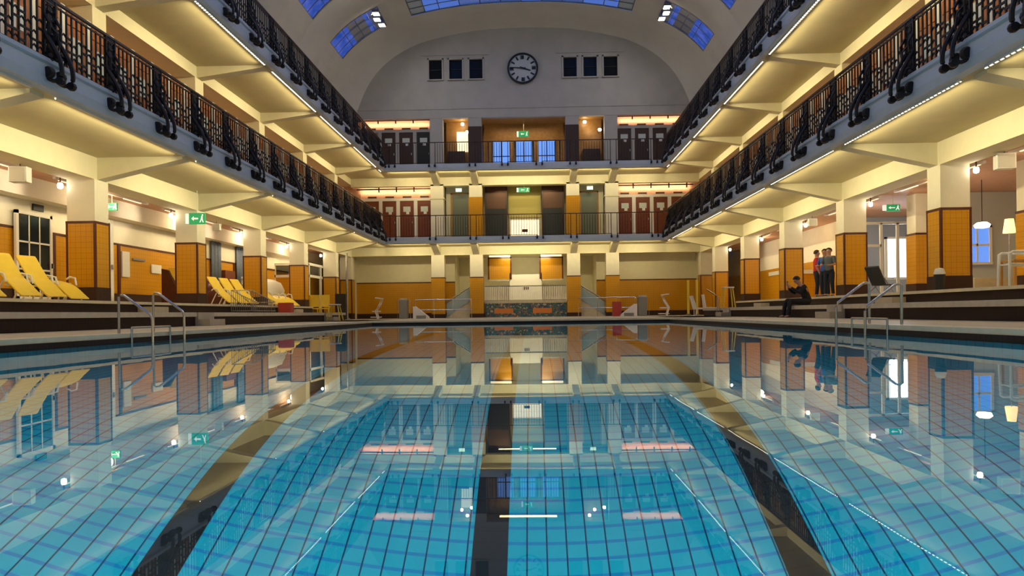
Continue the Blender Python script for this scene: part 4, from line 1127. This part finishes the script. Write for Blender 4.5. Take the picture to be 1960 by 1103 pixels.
# yellow stacked chairs and lifeguard stool (left), stools on the right
def plain_chair(t, m, w_=.5):
    MB().box(-w_ / 2, w_ / 2, -.25, .25, .42, .46).build('seat', m, t)
    MB().box(-w_ / 2, w_ / 2, .22, .27, .5, .95).build('backrest', m, t)
    for x in (-w_ / 2 + .03, w_ / 2 - .03):
        for y in (-.22, .22):
            MB().box(x - .025, x + .025, y - .025, y + .025, 0, .95 if y > 0 else .44).build('leg', m, t)
ci = 0
for i, (x, y) in enumerate(((-12.15, 37.4), (-11.6, 37.4), (-11.05, 37.5))):
    t = thing('yellow_chair', '%s of three yellow plastic chairs beyond the left terrace' % ('leftmost', 'middle', 'rightmost')[i], 'chair', (x, y, DZ), .1 * i)
    plain_chair(t, M_YEL); t.scale = (1, 1, 1.5)
o = MB().box(-.3, .3, -.25, .25, 0, .95).build('red_cart', M_RED, bevel=.05); o.location = (-10.9, 31.2, .56); o.scale = (1, 1, .5); tag(o, 'small red box on the left steps beside the grey trolley', 'box')
t = thing('wire_trolley', 'grey wire trolley standing on the left steps before the loungers', 'trolley', (-10.6, 27.4, .56))
b = MB()
for i in range(14): b.tube([(-.6, -1.2 + i * .18, .1), (-.6, -1.2 + i * .18, .85 - i * .03)], .012, 5); b.tube([(.2, -1.2 + i * .18, .1), (.2, -1.2 + i * .18, .85 - i * .03)], .012, 5)
b.build('wire_basket', M_STEELD, t); MB().box(-.62, .22, -1.2, 1.2, .06, .1).build('tray', M_STEELD, t)
MB().tube([(-.6, -1.2, .88), (-.6, 1.2, .45), (.2, 1.2, .45), (.2, -1.2, .88)], .02, 6, closed=True).build('rim', M_STEEL, t)
for x in (-.5, .1):
    for y in (-1, 1): MB().lathe([(0, -.02), (.05, -.02), (.05, .02), (0, .02)], x, y, .05, 10, 'x').build('wheel', M_BLACK, t)
def stool(x, y, z, lab, h=1.1):
    t = thing('lifeguard_stool', lab, 'stool', (x, y, z))
    MB().box(-.25, .25, -.22, .22, h, h + .06).build('seat', M_PLASTICW, t, 'white seat', bevel=.02)
    for a in (-1, 1):
        for c_ in (-1, 1): MB().tube([(a * .32, c_ * .28, 0), (a * .18, c_ * .16, h)], .028, 7).build('leg', M_YELP, t, 'yellow leg')
    MB().box(-.3, .3, -.03, .03, .38, .42).build('footrest', M_YELP, t)
stool(-9.0, 32.5, DZ, 'yellow legged stool at the pool side left, beyond the wire trolley', .75)
stool(9.95, 33.0, DZ, 'yellow legged stool with white seat on the far right deck', 1.35)
t = thing('white_deck_chair', 'small white deck chair beyond the right steps', 'chair', (9.6, 37.2, DZ))
MB().prism([(-.3, .35), (.5, .35), (.5, .43), (-.22, .45), (-.42, 1.1), (-.5, 1.08)], 'y', -.28, .28).build('shell', M_PLASTICW, t)
for x in (-.25, .4):
    for y in (-.24, .24): MB().tube([(x, y, 0), (x, y, .37)], .025, 6).build('leg', M_PLASTICW, t)
t = thing('white_deck_chair', 'pale folding chair left of the yellow stool on the far right', 'chair', (10.6, 39.0, DZ)); 
MB().prism([(-.3, .4), (.4, .4), (.4, .46), (-.25, .48), (-.35, 1.2), (-.42, 1.2)], 'y', -.25, .25).build('shell', M_PLASTICW, t)
for x in (-.25, .35):
    for y in (-.2, .2): MB().tube([(x, y, 0), (x, y, .42)], .025, 6).build('leg', M_PLASTICW, t)

# white ribbed curved parapet (left aisle) and glazed booth
t = thing('curved_parapet', 'white rounded ribbed counter between the third and fourth left piers', 'counter', (-14.0, 36.2, TZ))
prof = [(-.68, 1.6), (.1, 1.55), (.55, 1.35), (.75, .95), (.7, .55), (.5, .2), (-.68, .1)]
MB().prism([(x, z) for x, z in prof], 'y', -1.2, 1.2).build('body', M_WHITEP, t, smooth=True)
b = MB()
for z in (.55, .85, 1.15, 1.45): b.box(-.68, .74, -1.24, -1.2, z, z + .05)
b.build('rib', M_STONE, t)
t = thing('glazed_booth', 'white framed glazed booth at the far end of the left aisle', 'booth', (-13.7, 42.0, DZ))
b = MB()
for x in (-1.0, 1.0):
    for y in (-2.2, 0, 2.2): b.box(x - .06, x + .06, y - .06, y + .06, 0, 3.3)
b.box(-1.06, 1.06, -2.26, -2.2, 2.55, 2.7).box(1.0, 1.06, -2.2, 2.2, 2.55, 2.7).box(-1.06, 1.06, -2.26, 2.26, 3.25, 3.4)
b.build('frame', M_WHITEP, t, 'white frame')
MB().box(-1, 1, -2.22, -2.2, 2.7, 3.3).box(1.0, 1.02, -2.2, 2.2, 2.7, 3.3).build('glazing', M_GLASS, t)
MB().box(-1, 1, -2.21, -2.17, 0, 2.55).build('lower_panel', M_TILEX, t, 'amber lower panel')
o = MB().box(-.3, .3, -.2, .2, 0, .6).build('dark_screen', M_BLACK, bevel=.02); o.location = (-11.0, 40.5, 1.2); o.location.z = DZ; o.scale = (1, 1, 2.6); tag(o, 'dark waist-high cabinet before the far left pier', 'cabinet')

# ------------------------------------------------------------------ right terrace furniture and glass partition
t = thing('glass_partition', 'tall glazed partition with pale frame behind the right terrace piers', 'partition', (15.4, 27.6, TZ))
b = MB()
for x in (-1.5, -.85, -.2, .25, 1.3, 2.6): b.box(x - .05, x + .05, -.04, .04, 0, 2.95)
b.box(-1.5, 2.6, -.04, .04, 2.9, 3.0).box(-1.5, -.85, -.04, .04, 2.0, 2.1)
b.build('frame', M_WHITEP, t, 'pale frame')
MB().quad((-1.5, 0, 0), (2.6, 0, 0), (2.6, 0, 2.95), (-1.5, 0, 2.95)).build('pane', M_GLASS, t)
def glow_window(name, label, loc, rz, wd, h, col, st, cols=2, rows=2):
    t = thing(name, label, 'window', loc, rz); t['kind'] = 'structure'
    m = mat('lit_window_pane', col, .3, emit=col, estr=st)
    MB().box(-wd / 2, wd / 2, .0, .03, 0, h).build('pane', m, t)
    b = MB(); e = .09
    b.box(-wd / 2 - e, -wd / 2, -.05, .05, -e, h + e).box(wd / 2, wd / 2 + e, -.05, .05, -e, h + e).box(-wd / 2 - e, wd / 2 + e, -.05, .05, h, h + e).box(-wd / 2 - e, wd / 2 + e, -.08, .05, -e, 0)
    for i in range(1, cols): x = -wd / 2 + wd * i / cols; b.box(x - .03, x + .03, -.03, .04, 0, h)
    for i in range(1, rows): z = h * i / rows; b.box(-wd / 2, wd / 2, -.03, .04, z - .04, z + .04)
    b.build('window_frame', M_WHITEP, t)
glow_window('window_11', 'blue evening window behind the right terrace, between the first piers', (16.6, 24.9, 2.05), 0, .85, 1.25, (.12, .30, .95), .8, 2, 2)
glow_window('window_12', 'bright white window glowing behind the glass partition', (16.15, 29.5, 1.75), 0, .8, 1.65, (.85, .90, 1.0), 1.6, 1, 1)
area('daylight_window_light', (16.15, 29.38, 2.6), (-PI / 2, 0, 0), .7, 1.5, 45, (.75, .85, 1.0))
struct(MB().box(15.4, 19.3, 25.0, 25.12, TZ, 4.6).build('wall_right_bay', mat('pale_blue_grey_wall', (.50, .53, .56), .7)), 'pale blue-grey wall with the blue window')
t = thing('table_lamp', 'glowing yellow shaded lamp in the bright corner behind the right terrace', 'lamp', (15.9, 22.2, TZ))
MB().lathe([(.18, 1.9), (.12, 2.35), (0, 2.36)], 0, 0, 0, 20).build('lamp_shade', mat('amber_shade', (1, .7, .3), .5, emit=(1, .62, .22), estr=2.2), t, 'amber shade', smooth=True)
MB().tube([(0, 0, .03), (0, 0, 1.95)], .02, 8).lathe([(0, 0), (.16, 0), (.16, .03), (0, .04)], 0, 0, 0, 14).build('stand', M_STEEL, t)
point('table_lamp_light', (15.9, 22.2, TZ + 2.05), 30, (1, .85, .6), .12)
o = thing('white_lamp', 'bright white hanging lamp left of the yellow shade', 'lamp', (15.3, 22.6, 3.0))
MB().lathe([(0, 0), (.2, .03), (.24, .12), (.15, .2), (0, .22)], 0, 0, 0, 18).build('globe', mat('white_globe', (1, 1, .9), .5, emit=(1, .95, .8), estr=4), o, smooth=True)
MB().tube([(0, 0, .2), (0, 0, 1.6)], .012, 6).build('cord', M_BLACK, o)

# monobloc chair
t = thing('plastic_chair', 'white plastic armchair on the right terrace at the frame edge', 'chair', (11.62, 15.7, TZ), -PI / 2 - .25)
t.scale = (1.15, 1.15, 1.15)
b = MB(); rows = []
for (y, z, hw) in ((-.24, .43, .24), (-.1, .42, .24), (.1, .41, .23), (.2, .43, .22)): rows.append([(-hw, y, z + .015), (-hw * .5, y, z), (hw * .5, y, z), (hw, y, z + .015)])
o = b.sheet(rows).build('seat', M_PLASTICW, t, smooth=True); o.modifiers.new('s', 'SOLIDIFY').thickness = .03
b = MB()
for i in range(6):
    x = -.19 + i * .076; b.prism([(.20, .43), (.23, .43), (.34, .88), (.31, .88)], 'x', x - .024, x + .024)
b.tube([(-.24, .28, .62), (-.22, .33, .86), (0, .35, .92), (.22, .33, .86), (.24, .28, .62)], .028, 8)
b.build('backrest', M_PLASTICW, t)
for sx in (-1, 1):
    MB().tube([(sx * .25, .27, .64), (sx * .27, .05, .66), (sx * .27, -.2, .66), (sx * .26, -.25, .62)], .028, 8).build('armrest', M_PLASTICW, t)
    for y, yt, h in ((-.26, -.24, .64), (.3, .24, .5)):
        MB().tube([(sx * .28, y, 0), (sx * .25, yt, h)], [.022, .032], 8).build('leg', M_PLASTICW, t)

# dark folding chair, bin, low table behind
t = thing('mesh_deck_chair', 'dark grey mesh deck chair on the right terrace behind the ladder', 'chair', (11.75, 22.2, TZ), PI / 2 + .5); t.scale = (.8, .8, .8)
MB().prism([(.0, .38), (.05, .35), (.5, 1.05), (.45, 1.1)], 'x', -.3, .3).build('backrest', M_DGREY, t)
MB().box(-.3, .3, -.5, .05, .33, .38).build('seat', M_DGREY, t)
for sx in (-1, 1):
    MB().tube([(sx * .31, -.5, .0), (sx * .31, .15, .62), (sx * .31, -.45, .6)], .018, 6).tube([(sx * .31, .3, 0), (sx * .31, -.4, .4)], .018, 6).build('frame', M_STEELD, t)
t = thing('waste_bin', 'black bin with a white bag beside the nearest right pier', 'bin', (11.55, 18.6, TZ))
MB().lathe([(0, 0), (.12, 0), (.14, .42), (0, .43)], 0, 0, 0, 14).build('bin_body', M_BLACK, t, smooth=True)
MB().lathe([(.13, .40), (.145, .45), (.1, .58), (.0, .6)], 0, 0, 0, 10).build('bag', M_PAPER, t, 'white bag', smooth=True)
t = thing('cafe_table', 'wooden side table behind the white plastic chair', 'table', (13.1, 17.7, TZ))
MB().box(-.4, .4, -.3, .3, .68, .72).build('table_top', M_WOODG, t)
for x in (-.35, .35):
    for y in (-.25, .25): MB().box(x - .03, x + .03, y - .03, y + .03, 0, .68).build('leg', M_WOODG, t)
wall_box('pale_panel', 'panel', 'pale low panel below the blue window on the right', 15.2, 22.9, TZ, .06, .5, M_STONE, 1.6)

# bench / yellow frame behind far right piers
t = thing('amber_bench', 'amber tiled bench with a white edge behind the third right pier', 'bench', (14.0, 35.0, TZ))
MB().box(-1, .8, -1, 1, 0, 1.3).build('body', M_TILEX, t); MB().box(-1.05, .85, -1.05, 1.05, 1.3, 1.5).build('edge', M_WHITEP, t)

# ------------------------------------------------------------------ people
def skinned(name, m, verts, edges, radii, parent, root=0, sub=2, label=None):
    me = bpy.data.meshes.new(name); me.from_pydata(verts, edges, []); me.materials.append(m)
    o = bpy.data.objects.new(name, me); C.objects.link(o); o.parent = parent
    md = o.modifiers.new('skin', 'SKIN'); md.use_smooth_shade = True
    sv = me.skin_vertices[0].data if me.skin_vertices else None
    if sv is None:
        bm = bmesh.new(); bm.from_mesh(me); bm.verts.layers.skin.verify(); bm.to_mesh(me); bm.free(); sv = me.skin_vertices[0].data
    for i, r in enumerate(radii):
        sv[i].radius = r if isinstance(r, tuple) else (r, r); sv[i].use_root = (i == root)
    sbm = o.modifiers.new('sub', 'SUBSURF'); sbm.levels = sub; sbm.render_levels = sub
    if label: o['label'] = label
    return o
def person(label, loc, rz, J, top, bottom, hair=M_HAIR, sleeves='long', shoes=M_BLACK, scale=1.0):
    """J: dict of joint positions (local). Body = one skinned surface; clothing = skinned shells over it."""
    t = thing('person', label, 'person', loc, rz)
    t.scale = (scale,) * 3
    names = ['pelvis', 'belly', 'chest', 'neck', 'head0', 'head1',
             'shL', 'elL', 'wrL', 'paL', 'shR', 'elR', 'wrR', 'paR',
             'hipL', 'knL', 'anL', 'toL', 'hipR', 'knR', 'anR', 'toR', 'head2']
    J = {k: Vector(v) for k, v in J.items()}
    J['head2'] = J['head1'] + (J['head1'] - J['head0']).normalized() * .075
    R = dict(head2=(.066, .078), pelvis=(.13, .10), belly=(.115, .095), chest=(.15, .10), neck=.055, head0=(.072, .080), head1=.098, shL=.06, elL=.042, wrL=.030, paL=.034,
             hipL=.085, knL=.058, anL=.040, toL=.035)
    def rad(n): return R.get(n, R.get(n[:-1] + 'L'))
    idx = {n: i for i, n in enumerate(names)}
    E = [('pelvis', 'belly'), ('belly', 'chest'), ('chest', 'neck'), ('neck', 'head0'), ('head0', 'head1'), ('head1', 'head2'), ('pelvis', 'hipL'), ('pelvis', 'hipR')]
    for q in 'LR': E += [('chest', 'sh' + q), ('sh' + q, 'el' + q), ('el' + q, 'wr' + q), ('wr' + q, 'pa' + q), ('hip' + q, 'kn' + q), ('kn' + q, 'an' + q), ('an' + q, 'to' + q)]
    verts = [tuple(J[n]) for n in names]; edges = [(idx[a], idx[c]) for a, c in E]; radii = [rad(n) for n in names]
    for q in 'LR':                         # fingers and thumb
        pa, wr = J['pa' + q], J['wr' + q]; d = (pa - wr).normalized(); sd = d.cross(Vector((0, 0, 1)))
        sd = sd.normalized() if sd.length > .1 else Vector((1, 0, 0))
        for i, (o_, L_) in enumerate(((-.030, .062), (-.010, .075), (.010, .070), (.030, .055))):
            a = len(verts); verts.append(tuple(pa + sd * o_ + d * .03)); verts.append(tuple(pa + sd * o_ * 1.1 + d * (.03 + L_) + Vector((0, 0, -.01))))
            radii += [.011, .008]; edges += [(idx['pa' + q], a), (a, a + 1)]
        a = len(verts); verts.append(tuple(pa - sd * .045 - d * .015)); verts.append(tuple(pa - sd * .065 + d * .03)); radii += [.012, .009]
        edges += [(idx['pa' + q], a), (a, a + 1)]
    skinned('body', M_SKIN, verts, edges, radii, t)
    # face
    hc = J['head1']; fw = Vector((0, -1, 0))
    if 'face' in J: fw = (J['face']).normalized()
    rt = fw.cross(Vector((0, 0, 1))).normalized(); upv = rt.cross(fw)
    b = MB()
    for sx in (-1, 1):
        c = hc + fw * .082 + rt * sx * .032 - upv * .01; b.lathe([(0, -.008), (.011, -.004), (.011, .004), (0, .008)], *c, seg=8)
    b.build('eyes', M_BLACK, t)
    c = hc + fw * .095 - upv * .035
    MB().lathe([(0, -.02), (.014, -.012), (.008, .02), (0, .025)], *c, seg=8).build('nose', M_SKIN, t, smooth=True)
    c = hc + fw * .083 - upv * .07
    MB().lathe([(0, -.006), (.022, -.002), (.022, .002), (0, .006)], *c, seg=8).build('mouth', mat('lips', (.4, .12, .1), .5), t)
    b = MB()
    for sx in (-1, 1):
        c = hc + rt * sx * .092 - upv * .015; b.lathe([(0, -.03), (.014, -.015), (.018, .012), (0, .03)], *c, seg=8)
    b.build('ears', M_SKIN, t, smooth=True)
    # hair cap
    b = MB(); rows = []
    for i in range(7):
        ph = i / 6 * PI * .62; row = []
        for j in range(13):
            th = 2 * PI * j / 12; rr = .112
            front = max(0, -math.cos(th)); cut = 1
            ph2 = ph * (1 - .50 * front ** .7)
            d = upv * math.cos(ph2) + (-fw * math.cos(th) + rt * math.sin(th)) * math.sin(ph2)
            row.append(tuple(hc + upv * .012 - fw * .012 + d * rr * cut))
        rows.append(row)
    o = b.sheet(rows).build('hair', hair, t, smooth=True)
    # clothing: lofted shells that follow the body
    X = Vector((1, 0, 0))
    def loft(name, m, pts, radii, parent, right=X):
        b = MB(); rows = []; n = len(pts)
        for i, p in enumerate(pts):
            a = pts[max(0, i - 1)]; c = pts[min(n - 1, i + 1)]; tt = (c - a).normalized()
            v = tt.cross(right)
            v = v.normalized() if v.length > .05 else Vector((0, 1, 0)); u = v.cross(tt)
            rows.append([tuple(p + u * math.cos(2 * PI * k / 16) * radii[i][0] + v * math.sin(2 * PI * k / 16) * radii[i][1]) for k in range(17)])
        b.sheet(rows); b.poly(rows[0][:-1]); b.poly(rows[-1][:-1])
        return b.build(name, m, parent, smooth=True)
    sh = (J['shL'] + J['shR']) / 2; hp = (J['hipL'] + J['hipR']) / 2; nk = J['neck']; d0 = (J['pelvis'] - J['belly']).normalized()
    ax = (J['belly'] - J['pelvis']).normalized()
    body_ = loft('shirt', top, [J['pelvis'] - ax * .01, J['pelvis'] + ax * .06, J['belly'], J['chest'], sh, sh.lerp(nk, .55), sh.lerp(nk, .95)],
                 [(.170, .130), (.168, .128), (.158, .118), (.185, .130), (.175, .105), (.10, .085), (.066, .066)], t)
    for q, sg in (('L', -1), ('R', 1)):
        A, B, W_ = J['sh' + q], J['el' + q], J['wr' + q]
        mid = Vector((0, 0, 1))
        if sleeves == 'short': P_, Rr = [A.lerp(sh, .35), A, A.lerp(B, .45), A.lerp(B, .8)], [(.06, .06), (.072, .072), (.064, .064), (.062, .062)]
        else: P_, Rr = [A.lerp(sh, .35), A, B, B.lerp(W_, .3), W_.lerp(B, .06)], [(.06, .06), (.074, .074), (.058, .058), (.054, .054), (.042, .042)]
        loft('sleeve', top, P_, Rr, t, Vector((0, .3, 1)).cross(B - A).normalized())
    loft('trousers', bottom, [J['pelvis'] + ax * .07, J['pelvis'] + ax * .02, hp.lerp(J['pelvis'], .4), hp - ax * .07], [(.160, .118), (.172, .128), (.178, .130), (.13, .10)], t)
    for q in 'LR':
        A, B, W_ = J['hip' + q], J['kn' + q], J['an' + q]
        loft('trouser_leg', bottom, [A.lerp(B, -.12), A.lerp(B, .1), A.lerp(B, .5), A.lerp(B, .93), B.lerp(W_, .12), B.lerp(W_, .5), B.lerp(W_, .97)], [(.08, .09), (.102, .105), (.09, .092), (.074, .076), (.070, .072), (.062, .064), (.056, .058)], t)
    for q in 'LR':
        a, c = J['an' + q], J['to' + q]; d = (c - a); d.z = 0; d.normalize() if d.length > 0 else None
        base = Vector((a.x, a.y, c.z - .03))
        skinned('shoe', shoes, [tuple(base - d * .04 + Vector((0, 0, .02))), tuple(base + d * .08 + Vector((0, 0, .012))), tuple(base + d * .2)], [(0, 1), (1, 2)], [.048, .046, .036], t)
    return t
def stand(armL=None, armR=None, lean=0):
    J = dict(pelvis=(0, 0, .95), belly=(0, 0, 1.12), chest=(0, lean * .5, 1.34), neck=(0, lean * .7, 1.48), head0=(0, lean * .8 - .01, 1.56), head1=(0, lean - .01, 1.655),
             shL=(-.17, 0, 1.42), shR=(.17, 0, 1.42), elL=(-.23, .02, 1.13), elR=(.23, .02, 1.13), wrL=(-.25, -.08, .90), wrR=(.25, -.08, .90), paL=(-.25, -.10, .83), paR=(.25, -.10, .83),
             hipL=(-.10, 0, .88), knL=(-.12, -.02, .49), anL=(-.13, .02, .09), toL=(-.15, -.12, .04), hipR=(.10, 0, .88), knR=(.12, -.02, .49), anR=(.13, .02, .09), toR=(.15, -.12, .04))
    if armL: J.update(dict(elL=armL[0], wrL=armL[1], paL=armL[2]))
    if armR: J.update(dict(elR=armR[0], wrR=armR[1], paR=armR[2]))
    return J
bend = ((-.26, -.05, 1.16), (-.16, -.27, 1.12), (-.10, -.33, 1.13))
bendR = ((.26, -.05, 1.16), (.16, -.27, 1.12), (.10, -.33, 1.13))
person('standing person in a red top and dark trousers near the second right pier', (11.82, 27.2, TZ), 1.2, stand(), M_CLR, M_NAVY, sleeves='short', scale=1.06)
person('standing person in a blue shirt, middle of the group near the second right pier', (11.86, 26.55, TZ), -1.0, stand(bend, None), M_CLBL, M_NAVY, sleeves='short', scale=1.05)
person('standing person in a grey shirt with bent bare arms, closest to the second right pier', (11.74, 25.9, TZ), -.9, stand(bend, bendR), M_WHC, M_NAVY, sleeves='short', scale=1.04)
J = dict(pelvis=(0, 0, .13), belly=(0, -.05, .31), chest=(0, -.14, .52), neck=(0, -.22, .66), head0=(0, -.27, .72), head1=(0, -.33, .80),
         shL=(-.17, -.15, .59), shR=(.17, -.15, .59), elL=(-.22, -.34, .40), elR=(.22, -.34, .40), wrL=(-.10, -.55, .56), wrR=(.10, -.55, .56), paL=(-.06, -.58, .63), paR=(.06, -.58, .63),
         hipL=(-.10, -.05, .12), knL=(-.15, -.62, .15), anL=(-.14, -.70, -.31), toL=(-.15, -.84, -.36), hipR=(.10, -.05, .12), knR=(.15, -.60, .15), anR=(.14, -.64, -.31), toR=(.15, -.78, -.36),
         face=(0, -.8, -.5))
pb = person('person dressed in black sitting hunched on the right bench step, looking at a phone', (10.12, 23.9, .56), -PI / 2, J, M_CLB, M_CLB, sleeves='long', scale=1.12)
t = thing('phone', 'dark phone held up by the seated person in black', 'phone', (9.44, 23.9, 1.27), 0)
MB().box(-.005, .005, -.04, .04, 0, .15).build('case', M_BLACK, t, bevel=.004)
